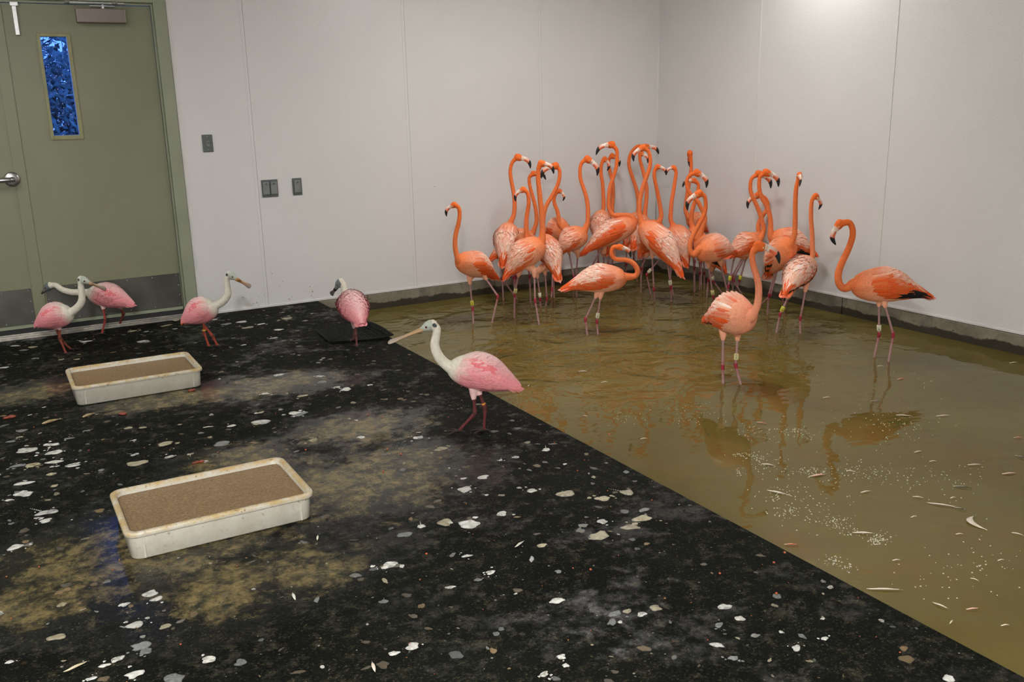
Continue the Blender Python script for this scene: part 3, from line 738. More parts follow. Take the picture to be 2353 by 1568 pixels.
    # folded wings made of overlapping feathers
    def feather(mbx, p0, p1, nrmv, w, col, tipc=None, curl=.0):
        d = p1-p0; l = np.linalg.norm(d)+1e-9; d = d/l; s = nrm(np.cross(d, nrmv)); n = nrm(np.cross(s, d)); n = n if n@nrmv > 0 else -n
        V = []; C_ = []; prof = [(0, .35), (.25, .85), (.55, 1.0), (.8, .8), (.94, .42), (1, .06)]
        for a, ww in prof:
            c = p0+d*l*a+n*(curl*math.sin(a*math.pi))
            cc_ = lerp3(col, tipc or col, max(0, (a-.4)/.6))
            V += [c-s*w*.5*ww-n*w*.10*ww, c+n*w*.04, c+s*w*.5*ww-n*w*.10*ww]; C_ += [cc_]*3
        Fc = []
        for i in range(len(prof)-1):
            for j in (0, 1): Fc.append((i*3+j, i*3+j+1, (i+1)*3+j+1, (i+1)*3+j))
        mbx.add(V, Fc, C_)
    rnd = random.Random(int(head[0]*7+head[1]*13))
    for sg in (-1, 1):
        wm = MB(); rows = 17; ncol = 15
        for i in range(rows):
            t = .80-(.80-.13)*i/(rows-1)
            ph0 = math.radians(4); ph1 = math.radians(interp(t, [.05, .15, .35, .6, .8], [70, 106, 134, 128, 100]))
            for j in range(ncol):
                u = (j+.5*(i % 2))/(ncol-.5); u = min(1, u+rnd.uniform(-.03, .03)); ph = ph0+(ph1-ph0)*u
                tj = min(.86, t+rnd.uniform(-.02, .02)); ln = L*((.23 if t < .6 else .25) if flam else (.17 if t < .6 else .2))*rnd.uniform(.8, 1.2); te = min(.995, tj+ln/L)
                lift = .004+.006*u+fluff*.018*(1-u)*rnd.uniform(.4, 1.2)
                p0 = trunk(tj, sg*ph, -.0025); p1 = trunk(te, sg*(ph*(1-.10)), lift+.004)
                nv = nrm(trunk(tj, sg*ph, .02)-trunk(tj, sg*ph, 0)+ax*.0)
                if flam:
                    x = rnd.random()
                    lower = u-(deep+.08-.34*t) +rnd.uniform(-.10, .10)
                    if t < .16: c = lerp3(O_NECK, P_PALE, .35*pal)
                    else: c = lerp3(O_BODY, P_WHITE if x > .75 else P_PALE, min(1, max(0, pal+rnd.uniform(-.4, .4))))
                    if rnd.random() < .30-.12*pal: c = lerp3(c, O_DEEP, rnd.uniform(.3, .75))
                    if lower > 0: c = lerp3(c, lerp3(O_DEEP, O_NECK, rnd.random()**2*.9), min(1, lower*5+.3))
                    tc = lerp3(c, P_WHITE, .38) if lower <= 0 else lerp3(c, O_NECK, .25)
                    if t > .58+.12*rnd.random(): c = lerp3(O_DEEP, O_NECK, .5*rnd.random()**2); tc = c
                    if black and t > .38 and t < .72 and u > .86 and (black > 1 or rnd.random() < .7): c = BLACK; tc = BLACK
                    if black > 1 and .50 < t < .74 and u > .66: c = BLACK; tc = BLACK
                else:
                    c = lerp3(SP_PALE, SP_PINK, min(1, max(0, u*1.3+t*1.0-.35))); c = hsvj(c, .03); tc = c
                    redz = rednose*0+((u > .40 and u < .58 and .10 < t < .48) and rnd.random() < (.8))
                    if near == 1: redz = False
                    if redz: c = lerp3(SP_RED, SP_PINK, .15+.6*rnd.random()); tc = lerp3(c, SP_PINK, .5)
                    c = lerp3(SP_WHITE, c, min(1, max(0, (t-.08)*9))); tc = lerp3(SP_WHITE, tc, min(1, max(0, (t-.02)*9)))
                k_ = 1+rnd.uniform(-.10, .07); c = tuple(max(0, min(1, q_*k_)) for q_ in c)
                feather(wm, p0, p1, nv, L*(.050 if flam else .064), c, tc, .003)
        wm.build('wing', FEATH, root, True, True, off=base)
    # tail feathers
    tm = MB()
    for i in range(9):
        u = (i-4)/4; p0 = trunk(.76, 0)*.5+trunk(.76, math.pi)*.5+sd*u*.02+up*(.012*(1-abs(u)))
        p1 = cA+ax*(L*(1.05-.06*abs(u)+rnd.uniform(-.01, .01)))+sd*u*.030+up*(.004-.012*abs(u)-.01*drop)
        c = (O_DEEP if rnd.random() < .6 else lerp3(O_DEEP, P_PALE, .5)) if flam else (srgb(226, 120, 50) if tailorange else SP_PINK)
        feather(tm, p0, p1, up, .030, hsvj(c, .06), lerp3(c, P_PALE, .2) if flam else c, .002)
        feather(tm, p0-up*.012, p1-up*.008-ax*.02, up, .024, hsvj(lerp3(c, P_PALE, .4), .06), None, .0)
    tm.build('tail', FEATH, root, True, True, off=base)
    # leg bands
    for (li, fr, kind) in bands:
        tp, J, d0 = bandpos[li]; c = tp*(1-fr)+J*fr
        hb = .018 if flam else .004; rb = .0135 if flam else .0105
        q = MB(); n = 20; V = []; Fc = []
        q.tube([c-d0*hb, c-d0*hb*.9, c+d0*hb*.9, c+d0*hb], [rb*.9, rb, rb, rb*.9], 16)
        bo_ = q.build('leg_band', {'y': BANDY, 'p': BANDP, 'w': BANDW, 'o': BANDO}[kind], root, True, off=base)
        if bandnum and flam:
            cd = nrm(C0-c); zz = d0; xx = nrm(np.cross(zz, cd)); yy = nrm(np.cross(xx, zz))  # yy faces the camera side
            ctx, rot = bandnum
            chars = list(ctx)
            for ci, ch in enumerate(chars):
                cu = bpy.data.curves.new('band_number', 'FONT'); cu.body = ch; cu.size = .0165; cu.align_x = 'CENTER'; cu.align_y = 'CENTER'; cu.extrude = .0004; cu.offset = .0003
                cu.resolution_u = 3; tt_ = bpy.data.objects.new('t', cu); COL.objects.link(tt_); dg2 = bpy.context.evaluated_depsgraph_get(); tm_ = bpy.data.meshes.new_from_object(tt_.evaluated_get(dg2)); bpy.data.objects.remove(tt_); bpy.data.curves.remove(cu); tm_.materials.clear(); tm_.materials.append(INKM); to = bpy.data.objects.new('band_number', tm_); COL.objects.link(to)
                off = (.0068 if ci == 0 else -.0068) if len(chars) == 2 else (.0095, 0, -.0095)[ci]
                if rot: X_, Y_ = -zz, -xx if False else xx
                if rot: X_, Y_ = -zz, xx
                else: X_, Y_ = xx, zz
                if np.cross(X_, Y_)@cd < 0: X_ = -X_
                if not rot and (X_@XA) < 0: X_ = -X_; 
                if not rot and np.cross(X_, Y_)@cd < 0: Y_ = Y_
                Z_ = np.cross(X_, Y_); pos = c-base+zz*off+yy*(rb+.0006)*np.sign(yy@cd)
                to.matrix_local = Matrix(((X_[0], Y_[0], Z_[0], pos[0]), (X_[1], Y_[1], Z_[1], pos[1]), (X_[2], Y_[2], Z_[2], pos[2]), (0, 0, 0, 1)))
                to.parent = bo_
    DBG.append((label[:40], 'L2 %.2f D %.3f H %.2f base' % (L2, D, Hc[2]), np.round(base, 2)))
    return root
DBG = []
m_eye_red = m_simple('red_brown_eye', (.16, .03, .02), .2)
FG = 'flamingos crowded in the pool'
def flamingo(label, **kw): return build_bird('flamingo', label, group=FG, **kw)
def spoonbill(label, **kw): return build_bird('spoonbill', label, group='spoonbills on the platform', **kw)

flamingo('pale flamingo at the far left end of the flock, yellow band on its front leg', 
  head=Q('l', 142, 536)[0], tip=Q('l', 82, 620)[0], neck=Q('l', 170, 560, 176, 610, 168, 670, 150, 740, 143, 800, 148, 870), chest=Q('l', 165, 935)[0], tail=Q('l', 455, 1078)[0],
  legs=[Q('l', 250, 1095, 270, 1285, 275, 1390), Q('l', 362, 1065, 452, 1195, 410, 1385)], foot=(1108, 740), pal=.85, bands=[(0, .78, 'y')], bandnum=('2 7', 0), near=-1, hL=.19)
flamingo('flamingo seen from behind, red drooping tail, second from the left, head turned right', dh=7.25, Lb=.42, deep=.78, 
  head=Q('a', 530, 255)[0], tip=Q('a', 777, 450)[0], neck=Q('a', 450, 340, 412, 480, 425, 640, 465, 840, 487, 1000, 487, 1180, 470, 1300), chest=Q('b', 400, 120)[0], tail=Q('b', 270, 890)[0],
  legs=[Q('b', 262, 900, 268, 1080, 285, 1420), Q('b', 370, 690, 255, 1090, 430, 1330)], foot=(1155, 692), near=1, pal=.75, wL=.2)
flamingo('flamingo half hidden behind a straight neck, its eye just left of that neck', dh=7.6, 
  head=Q('a', 820, 550)[0], tip=Q('a', 1052, 655)[0], neck=Q('a', 757, 610, 760, 740, 800, 900, 850, 1080, 880, 1250, 885, 1400, 'b', 855, 180), chest=Q('b', 815, 290)[0], tail=Q('b', 15, 800)[0],
  legs=[Q('b', 480, 640, 500, 1080, 515, 1330), Q('b', 560, 700, 470, 1080, 490, 1330)], foot=(1180, 684), pal=.4)
flamingo('flamingo with low head turned left, neck rising among taller necks, left group', dh=7.04, hL=.16, wL=.15, 
  head=Q('a', 660, 830)[0], tip=Q('a', 508, 1045)[0], neck=Q('a', 725, 900, 745, 1040, 730, 1180, 705, 1330, 700, 1480, 'b', 705, 250), chest=Q('b', 720, 380)[0], tail=Q('b', 640, 720)[0],
  legs=[Q('b', 640, 760, 500, 1050, 500, 1300), Q('b', 700, 760, 760, 1050, 770, 1300)], foot=(1205, 690), near=-1, pal=.4)
flamingo('large flamingo with a straight upright neck facing right, front of the left group', dh=6.63, nw=1.15, deep=.9, 
  head=Q('a', 955, 365)[0], tip=Q('a', 1195, 548)[0], neck=Q('a', 920, 470, 915, 650, 935, 850, 955, 1050, 975, 1250, 985, 1450, 'b', 995, 220), chest=Q('b', 985, 420)[0], tail=Q('b', 290, 1130)[0],
  legs=[Q('b', 845, 1045, 857, 1490, 'l', 748, 1400), Q('b', 560, 1035, 490, 1390, 'l', 570, 1350)], foot=(1228, 736), pal=.45, bands=[(1, .80, 'p')], bandnum=('50', 0), hL=.215)
flamingo('flamingo with arched neck leaning right, head turned left, pointed tail down right', dh=7.12, Lb=.44, 
  head=Q('a', 1240, 410)[0], tip=Q('a', 968, 630)[0], neck=Q('a', 1298, 480, 1298, 620, 1255, 770, 1160, 950, 1080, 1080, 1025, 1230, 1000, 1400), chest=Q('b', 985, 330)[0], tail=Q('b', 1297, 1145)[0],
  legs=[Q('b', 1040, 1000, 1070, 1460, 1050, 1600), Q('b', 900, 1060, 952, 1470, 955, 1600)], foot=(1253, 706), near=1, pal=.7, bands=[(1, .82, 'w')])
flamingo('flamingo at the back wall with low head turned right, thin dark orange neck', dh=7.75, Lb=.36, 
  head=Q('a', 1290, 850)[0], tip=Q('a', 1360, 1038)[0], neck=Q('a', 1235, 900, 1200, 990, 1210, 1090, 1255, 1200, 1282, 1320, 1285, 1420, 'b', 1300, 120), chest=Q('b', 1400, 230)[0], tail=Q('b', 1070, 300)[0],
  legs=[Q('b', 1180, 700, 1165, 1300, 1150, 1480), Q('e', 60, 790, 145, 1230, 140, 1430)], foot=(1272, 672), near=-1, pal=.4)
flamingo('flamingo facing right with curved neck and drooping head, left of the tallest ones', dh=7.3, deep=.9, 
  head=Q('c', 372, 440)[0], tip=Q('c', 566, 742)[0], neck=Q('c', 292, 500, 258, 620, 268, 800, 318, 950, 372, 1130, 397, 1300, 'e', 400, 140, 392, 250), chest=Q('e', 345, 390)[0], tail=Q('b', 1235, 690)[0],
  legs=[Q('e', 215, 850, 185, 1230, 195, 1500), Q('b', 1350, 650, 1190, 980, 1200, 1400)], foot=(1318, 694), pal=.4, hL=.2)
flamingo('tallest flamingo with head turned left, red patched wing, neck folded over its back', dh=7.47, wL=.16, deep=.55, 
  head=Q('c', 842, 185)[0], tip=Q('c', 545, 366)[0], neck=Q('c', 915, 270, 925, 400, 905, 600, 850, 780, 795, 950, 775, 1150, 778, 1320, 850, 1440, 'e', 1000, 110, 1160, 130), chest=Q('e', 1255, 230)[0], tail=Q('e', 262, 850)[0],
  legs=[Q('e', 690, 640, 470, 1040, 600, 1290), Q('e', 820, 660, 760, 1000, 735, 1350)], foot=(1390, 686), pal=.7, hL=.20)
flamingo('flamingo seen from behind, plain dark orange neck left of the tallest one', dh=7.78, Lb=.38, 
  head=Q('c', 692, 430)[0], tip=Q('c', 745, 648)[0], neck=Q('c', 645, 530, 635, 700, 660, 850, 675, 1050, 682, 1250, 675, 1350), chest=Q('e', 660, 60)[0], tail=Q('e', 600, 690)[0],
  legs=[Q('e', 590, 740, 585, 960, 590, 1200), Q('e', 680, 840, 685, 1000, 685, 1200)], foot=(1382, 664), near=1, pal=.5)
flamingo('flamingo whose round head shows behind the neck of the tallest left-facing one', dh=8.1, Lb=.40, 
  head=Q('c', 825, 380)[0], tip=Q('c', 962, 575)[0], neck=Q('c', 778, 450, 777, 560, 805, 700, 845, 850, 852, 1080, 840, 1250, 835, 1380), chest=Q('e', 850, 120)[0], tail=Q('e', 740, 840)[0],
  legs=[Q('e', 785, 840, 760, 980, 760, 1180), Q('e', 850, 880, 835, 1020, 835, 1180)], foot=(1403, 658), near=1, pal=.5)
flamingo('flamingo near the wall corner, bill pointing right behind the crossed necks', dh=8.2, Lb=.38, 
  head=Q('d', 405, 190)[0], tip=Q('d', 614, 292)[0], neck=Q('d', 300, 170, 215, 240, 172, 340, 165, 450, 192, 560, 240, 700, 278, 820, 300, 930, 312, 1050), chest=Q('d', 320, 1190)[0], tail=Q('e', 1062, 720)[0],
  legs=[Q('e', 1110, 600, 1085, 1000, 1080, 1150), Q('e', 1190, 640, 1230, 900, 1260, 1080)], foot=(1462, 660), near=1, pal=.4)
flamingo('flamingo with white face turned right, framed between two crossed necks', dh=7.84, Lb=.36, 
  head=Q('c', 1340, 335)[0], tip=Q('c', 1476, 512)[0], neck=Q('c', 1335, 420, 1355, 520, 1400, 680, 1440, 850, 1458, 1000, 1450, 1200, 1432, 1350), chest=Q('e', 1420, 150)[0], tail=Q('e', 1200, 740)[0],
  legs=[Q('e', 1230, 760, 1240, 950, 1260, 1100), Q('e', 1370, 700, 1400, 950, 1380, 1100)], foot=(1480, 666), near=1, pal=.3)
flamingo('big flamingo at the centre seen from behind, long pointed red tail', dh=7.06, 
  head=Q('d', 385, 195)[0], tip=Q('d', 235, 402)[0], neck=Q('d', 458, 250, 485, 360, 478, 480, 432, 620, 375, 780, 335, 950, 322, 1100, 325, 1200), chest=Q('f', 110, 260)[0], tail=Q('f', 855, 1235)[0],
  legs=[Q('f', 302, 850, 335, 1450, 345, 1640), Q('f', 560, 830, 640, 1420, 650, 1640)], foot=(1518, 706), near=1, pal=.8, bands=[(1, .84, 'w')], bandnum=('71', 0), hL=.215, Lb=.56)
flamingo('left flamingo of the pair whose necks make a heart shape', dh=7.42, Lb=.36, 
  head=Q('d', 585, 480)[0], tip=Q('d', 722, 606)[0], neck=Q('d', 546, 560, 550, 660, 580, 800, 610, 950, 636, 1100, 648, 1220), chest=Q('f', 425, 240)[0], tail=Q('f', 68, 900)[0],
  legs=[Q('f', 520, 820, 200, 1180, 275, 1540), Q('f', 200, 860, 105, 1060, 100, 1400)], foot=(1497, 684), near=-1, pal=.4, bands=[(0, .82, 'w')])
flamingo('right flamingo of the pair whose necks make a heart shape', dh=7.34, Lb=.38, 
  head=Q('d', 842, 488)[0], tip=Q('d', 728, 606)[0], neck=Q('d', 872, 560, 858, 680, 832, 850, 806, 1000, 795, 1150, 790, 1270), chest=Q('f', 680, 300)[0], tail=Q('f', 935, 1045)[0],
  legs=[Q('f', 655, 860, 630, 1300, 690, 1560), Q('f', 1040, 860, 1060, 1060, 1060, 1280)], foot=(1562, 682), near=1, pal=.5, wL=.22)
flamingo('backmost flamingo seen from behind, pink nape rising above the others near the corner', dh=7.95, Lb=.27, wL=.13, hL=.16, 
  head=Q('d', 1083, 285)[0], tip=Q('d', 1072, 480)[0], neck=Q('d', 1098, 400, 1100, 500, 1085, 620, 1062, 760, 1040, 900, 1022, 1050, 1020, 1150), chest=Q('d', 1060, 1240)[0], tail=Q('d', 1345, 1470)[0],
  legs=[Q('d', 1150, 1500, 1150, 1900, 1150, 2250), Q('d', 1250, 1500, 1250, 1900, 1250, 2250)], foot=(1603, 661), near=-1, pal=.6, headd=0, tipd=.09)
flamingo('flamingo with wide arched neck, head turned right, right of the heart-shaped pair', dh=7.22, wL=.16, 
  head=Q('d', 1165, 570)[0], tip=Q('d', 1326, 798)[0], neck=Q('d', 1075, 610, 1032, 700, 1050, 820, 1115, 920, 1190, 990, 1240, 1080, 1285, 1170, 1305, 1280, 1265, 1400), chest=Q('f', 1130, 520)[0], tail=Q('h', 310, 452)[0],
  legs=[Q('h', 175, 310, 50, 540, 28, 810), Q('h', 100, 400, 118, 560, 275, 770)], foot=(1636, 682), near=0, pal=.5, bands=[(1, .7, 'w')], black=1)
flamingo('small flamingo head turned left, tucked inside the arch of another neck', dh=7.47, Lb=.30, wL=.12, hL=.15, 
  head=Q('d', 1150, 690)[0], tip=Q('d', 968, 788)[0], neck=Q('d', 1203, 740, 1205, 820, 1180, 930, 1140, 1050, 1112, 1150, 1100, 1290), chest=Q('f', 1030, 330)[0], tail=Q('f', 1180, 960)[0],
  legs=[Q('f', 1150, 900, 1160, 1150, 1160, 1350), Q('f', 1230, 900, 1240, 1150, 1240, 1350)], foot=(1598, 672), near=1, pal=.4)
flamingo('flamingo with neck bent low at its breast, white face turned left, numbered pale band', dh=6.72, Lb=.38, deep=.9, 
  head=Q('d', 1235, 885)[0], tip=Q('d', 1043, 1136)[0], neck=Q('d', 1300, 925, 1318, 1050, 1300, 1180, 1235, 1310, 'f', 1130, 320, 1040, 480, 985, 640, 995, 780, 1060, 830), chest=Q('f', 1130, 740)[0], tail=Q('n', 605, 820)[0],
  legs=[Q('h', 50, 325, 125, 800, 140, 900), Q('h', 235, 300, 340, 740, 345, 850)], foot=(1643, 700), near=-1, pal=.5, bands=[(0, .86, 'p')], bandnum=('14', 1), hL=.21, wL=.2)
flamingo('flamingo with head turned right, front one of the trio before the right wall', dh=7.15, wL=.13, 
  head=Q('g', 790, 135)[0], tip=Q('g', 988, 348)[0], neck=Q('g', 705, 195, 680, 300, 695, 420, 755, 560, 815, 700, 860, 850, 880, 980), chest=Q('g', 830, 1110)[0], tail=Q('g', 310, 1400)[0],
  legs=[Q('h', 440, 200, 350, 640, 345, 860), Q('h', 600, 200, 420, 540, 545, 750)], foot=(1700, 690), near=0, pal=.4, bands=[(0, .72, 'y')])
flamingo('orange flamingo with thick curved neck, head turned left, against the right wall', dh=7.30, Lb=.26, wL=.12, hL=.16, 
  head=Q('g', 810, 450)[0], tip=Q('g', 642, 652)[0], neck=Q('g', 900, 490, 940, 570, 930, 660, 870, 750, 815, 850, 800, 950), chest=Q('g', 840, 1060)[0], tail=Q('g', 500, 1380)[0],
  legs=[Q('h', 620, 210, 522, 540, 470, 700), Q('h', 560, 210, 400, 500, 420, 700)], foot=(1722, 681), near=1, pal=.2, bands=[(0, .9, 'y')])
flamingo('flamingo against the right wall, head turned right beside its own shadow', dh=6.79, Lb=.50, wL=.15, 
  head=Q('g', 900, 115)[0], tip=Q('g', 1102, 325)[0], neck=Q('g', 830, 170, 812, 260, 820, 380, 855, 490, 920, 600, 965, 720, 985, 850, 985, 950), chest=Q('g', 985, 1070)[0], tail=Q('n', 1185, 845)[0],
  legs=[Q('h', 1100, 330, 985, 780, 900, 860), Q('h', 1250, 330, 1240, 800, 1235, 900)], foot=(1772, 690), near=0, pal=.5, black=1)
flamingo('flamingo facing the camera with straight tall neck and bill pointing down', dh=6.5, deep=.95, 
  head=Q('g', 1413, 150)[0], tip=Q('g', 1418, 325)[0], neck=Q('g', 1395, 230, 1368, 350, 1357, 550, 1355, 750, 1350, 950, 1340, 1060), chest=Q('g', 1285, 1190)[0], tail=Q('h', 905, 530)[0],
  legs=[Q('h', 1060, 390, 960, 770, 940, 1030), Q('h', 1190, 380, 1160, 780, 1185, 1030)], foot=(1782, 717), near=-1, pal=.25, bands=[(1, .80, 'y')], tipd=-.075, black=1, hL=.22, Lb=.56, bandnum=('2', 1))
flamingo('whitish flamingo seen from behind near the right wall, yellow band numbered 22', deep=.86, nc=srgb(232, 144, 98), 
  head=Q('n', 1168, 408)[0], tip=Q('n', 1194, 508)[0], neck=Q('n', 1145, 450, 1140, 560, 1148, 680, 1150, 780, 1150, 840), chest=Q('n', 1130, 890)[0], tail=Q('n', 940, 1135)[0],
  legs=[Q('n', 975, 1140, 918, 1260, 890, 1395), Q('n', 1100, 1085, 1063, 1290, 1062, 1400)], foot=(1812, 765), near=1, pal=1.0, bands=[(0, .70, 'y')], bandnum=('22', 1), black=1, wL=.2, hL=.20)
flamingo('fluffed pink flamingo nearest the camera, spiky back feathers, pale band numbered 06', deep=.68, nw=1.12, nc=srgb(228, 146, 112), 
  head=Q('h', 785, 48)[0], tip=Q('h', 1117, 300)[0], neck=Q('h', 725, 110, 708, 200, 722, 320, 762, 450, 800, 600, 806, 760, 790, 900, 755, 1000), chest=Q('h', 700, 1100)[0], tail=Q('h', -12, 1175)[0],
  legs=[Q('k', 294, 1150, 292, 1345, 294, 1455), Q('k', 391, 1155, 378, 1335, 412, 1462)], foot=(1680, 873), near=-1, pal=.75, bands=[(1, .68, 'p')], bandnum=('06', 0), fluff=1, hL=.225, wL=.22, black=1, voxel=.0036, Lb=.46)
flamingo('lone flamingo at the far right, S-curved neck, black and red wing edge', deep=.5, nw=1.25, 
  head=Q('k', 1080, 388)[0], tip=Q('k', 1047, 532)[0], neck=Q('k', 1140, 385, 1160, 460, 1130, 560, 1087, 650, 1062, 730, 1072, 795, 1110, 822), chest=Q('k', 1155, 790)[0], tail=Q('k', 1692, 885)[0],
  legs=[Q('k', 1335, 925, 1335, 1130, 1303, 1280), Q('k', 1375, 935, 1430, 1130, 1398, 1310)], foot=(2022, 824), near=0, pal=.45, bands=[(0, .78, 'w')], bandnum=('13', 0), black=2, voxel=.0038, hL=.215)
flamingo('pale pink flamingo wading in front of the flock, neck folded back in an S', 
  head=Q('e', 955, 695)[0], tip=Q('e', 1168, 882)[0], neck=Q('e', 865, 690, 822, 770, 845, 860, 930, 912, 1080, 920, 1200, 970, 1278, 1060, 1292, 1150, 1240, 1215), chest=Q('e', 1090, 1225)[0], tail=Q('m', 118, 1150)[0],
  legs=[Q('m', 375, 1195, 297, 1360, 312, 1475), Q('m', 408, 1200, 380, 1375, 388, 1470)], foot=(1363, 766), near=0, pal=.9, bands=[(1, .76, 'w')], bandnum=('20', 0), hL=.2)

spoonbill('spoonbill striding on the platform in the foreground, head turned left, orange ring above its knee',
  head=Q('q', 580, 205)[0], tip=Q('q', 135, 380)[0], neck=Q('q', 625, 240, 618, 320, 605, 400, 625, 480, 675, 560), chest=Q('q', 745, 620)[0], tail=Q('q', 1465, 845)[0],
  legs=[Q('q', 995, 925, 1010, 1090, 845, 1285), Q('q', 1050, 880, 1110, 1040, 1098, 1275)], foot=(1082, 992), near=0, hL=.17, Lb=.36, bands=[(1, .72, 'o')], legcol=srgb(92, 42, 42), voxel=.003, wL=.155, spoonroll=.28)
spoonbill('spoonbill walking right beside the door frame, bright red shoulder, yellow ring on its leg',
  head=Q('p', 575, 282)[0], tip=Q('p', 772, 388)[0], neck=Q('p', 552, 330, 560, 400, 562, 460, 520, 520), chest=Q('p', 460, 555)[0], tail=Q('p', 150, 715)[0],
  legs=[Q('p', 348, 700, 347, 800, 395, 940), Q('p', 322, 700, 425, 835, 470, 930)], foot=(488, 800), near=0, hL=.165, bands=[(0, .8, 'y')], legcol=srgb(150, 66, 46), tailorange=True, visored=False, rednose=1, spoonroll=1.2, wL=.15)
spoonbill('spoonbill seen from behind at the pool corner with a dark face and dark bill',
  head=Q('p', 1580, 345)[0], tip=Q('p', 1488, 460)[0], neck=Q('p', 1604, 370, 1612, 420), chest=Q('p', 1635, 480)[0], tail=Q('p', 1770, 740)[0],
  legs=[Q('p', 1715, 740, 1718, 830, 1725, 935), Q('p', 1700, 745, 1700, 860, 1668, 885)], foot=(818, 796), near=1, legcol=srgb(100, 62, 56), visored=True, spoonroll=.9, wL=.18)
spoonbill('spoonbill at the left, white head turned right, before the stretching one',
  head=Q('o', 733, 325)[0], tip=Q('o', 957, 408)[0], neck=Q('o', 728, 380, 738, 450, 735, 520, 700, 575), chest=Q('o', 650, 615)[0], tail=Q('o', 318, 745)[0],
  legs=[Q('o', 535, 760, 538, 855, 598, 1005), Q('o', 500, 760, 560, 880, 640, 965)], foot=(152, 815), near=0, hL=.16, legcol=srgb(124, 60, 46), spoonroll=1.1, wL=.15)
spoonbill('spoonbill stretching its neck left behind another, grey face and long bill pointing down',
  head=Q('o', 450, 378)[0], tip=Q('o', 240, 562)[0], neck=Q('o', 500, 375, 560, 415, 640, 438, 715, 440), chest=Q('o', 790, 440)[0], tail=Q('o', 1212, 560)[0],
  legs=[Q('o', 930, 580, 948, 690, 920, 825), Q('o', 1085, 580, 1112, 630, 1075, 720)], foot=(238, 766), near=0, hL=.165, legcol=srgb(136, 56, 46), visored=True, spoonroll=.3, wL=.15)

# ------------------------------------------------------------------ droppings, litter, feathers
DR = [(961,1006,28),(1013,1032,34),(1150,1058,12),(1255,1034,22),(1298,1067,12),(1065,1100,18),(1110,1097,28),(1068,1125,36),(1222,1128,28),(1118,1138,12),(1300,1135,50),(1385,1146,40),(1441,1132,38),(1480,1172,28),(1475,1192,52),(1448,1212,46),(1384,1199,28),(1340,1208,26),(1376,1232,50),(1153,1181,30),(1078,1205,52),(1022,1201,38),(968,1210,22),(930,1229,34),(1245,1254,24),(895,1299,42),(1073,1278,24),(1127,1316,26),(1098,1333,18),(1283,1314,18),(1035,1350,24),(1280,1381,40),(1413,1411,34),(1475,1412,26),(1425,1430,14),(948,1486,34),(905,1502,26),(1290,1510,24),(1300,1530,18),(1250,1550,28),(1185,1365,10),(1665,1395,34),(1652,1437,27),(1700,1422,26),(1685,1513,28),(1895,1468,22),(1908,1350,18),(1830,1490,28),(2180,1560,34),
(50,990,28),(62,1035,50),(118,1022,36),(125,1040,40),(158,1008,22),(25,1015,22),(38,1071,30),(75,1069,34),(125,1062,36),(168,1069,40),(118,1090,22),(55,1111,40),(54,1135,42),(125,1117,18),(295,984,20),(308,1012,12),(315,1065,50),(310,1045,20),(200,990,18),(328,983,18),(390,1050,22),(437,1044,16),(380,1020,40),(510,1020,42),(600,970,44),(532,979,22),(680,950,34),(600,948,16),(108,1178,46),(105,1197,30),(35,1258,34),(285,1390,28),(345,1365,38),(360,1377,28),(310,1437,44),(380,1440,26),(130,1465,44),(325,1485,50),(335,1497,30),(270,1515,30),(240,1530,26),(310,1550,44),(210,1560,24),(480,1516,36),(400,1560,50),(22,1522,18),(45,1005,18),(20,1150,20),
(35,795,22),(75,798,22),(55,805,20),(10,845,22),(80,824,18),(140,827,14),(177,826,14),(198,785,26),(330,785,30),(305,761,24),(383,748,26),(404,736,20),(490,735,22),(520,745,24),(555,740,30),(570,753,30),(600,745,20),(660,732,30),(717,721,10),(650,718,10),(640,758,22),(630,777,20),(560,793,14),(640,862,24),(735,865,18),(740,878,26),(795,895,28),(775,890,18),(850,885,14),(610,905,20),(695,910,28),(590,950,14),(590,975,20),(688,952,42),(720,1012,26),(830,1005,20)]
def blob(mb, x, y, r, c, asp=1.0, ang=0.0, h=.0012, z=0.0, rg=random):
    n = 16; ph = [rg.uniform(0, 6.28) for _ in range(4)]; am = [rg.uniform(.04, .2)/(1+i*.3) for i in range(4)]
    V = [(x, y, z+h)]; R1 = []; R2 = []
    for k in range(n):
        a = 2*math.pi*k/n; rr = r*(1+sum(am[i]*math.sin((i+2)*a+ph[i]) for i in range(4))+rg.uniform(-.025, .025))
        px, py = rr*math.cos(a), rr*asp*math.sin(a); qx = px*math.cos(ang)-py*math.sin(ang); qy = px*math.sin(ang)+py*math.cos(ang)
        R1.append((x+qx*.72, y+qy*.72, z+h*.85)); R2.append((x+qx, y+qy, z+.0002))
    V += R1+R2; Fc = [(0, 1+k, 1+(k+1) % n) for k in range(n)]+[(1+k, 1+n+k, 1+n+(k+1) % n, 1+(k+1) % n) for k in range(n)]
    c2 = lerp3(c, rg.choice([(.05, .045, .03), (.12, .09, .04), (.06, .065, .06)]), rg.uniform(.3, .9)); cc = [lerp3(c, c2, rg.uniform(0, 1.0))]+[c if rg.random() < .7 else c2 for _ in R1]+[lerp3(c, (.03, .03, .025), .45)]*n
    mb.add(V, Fc, cc)
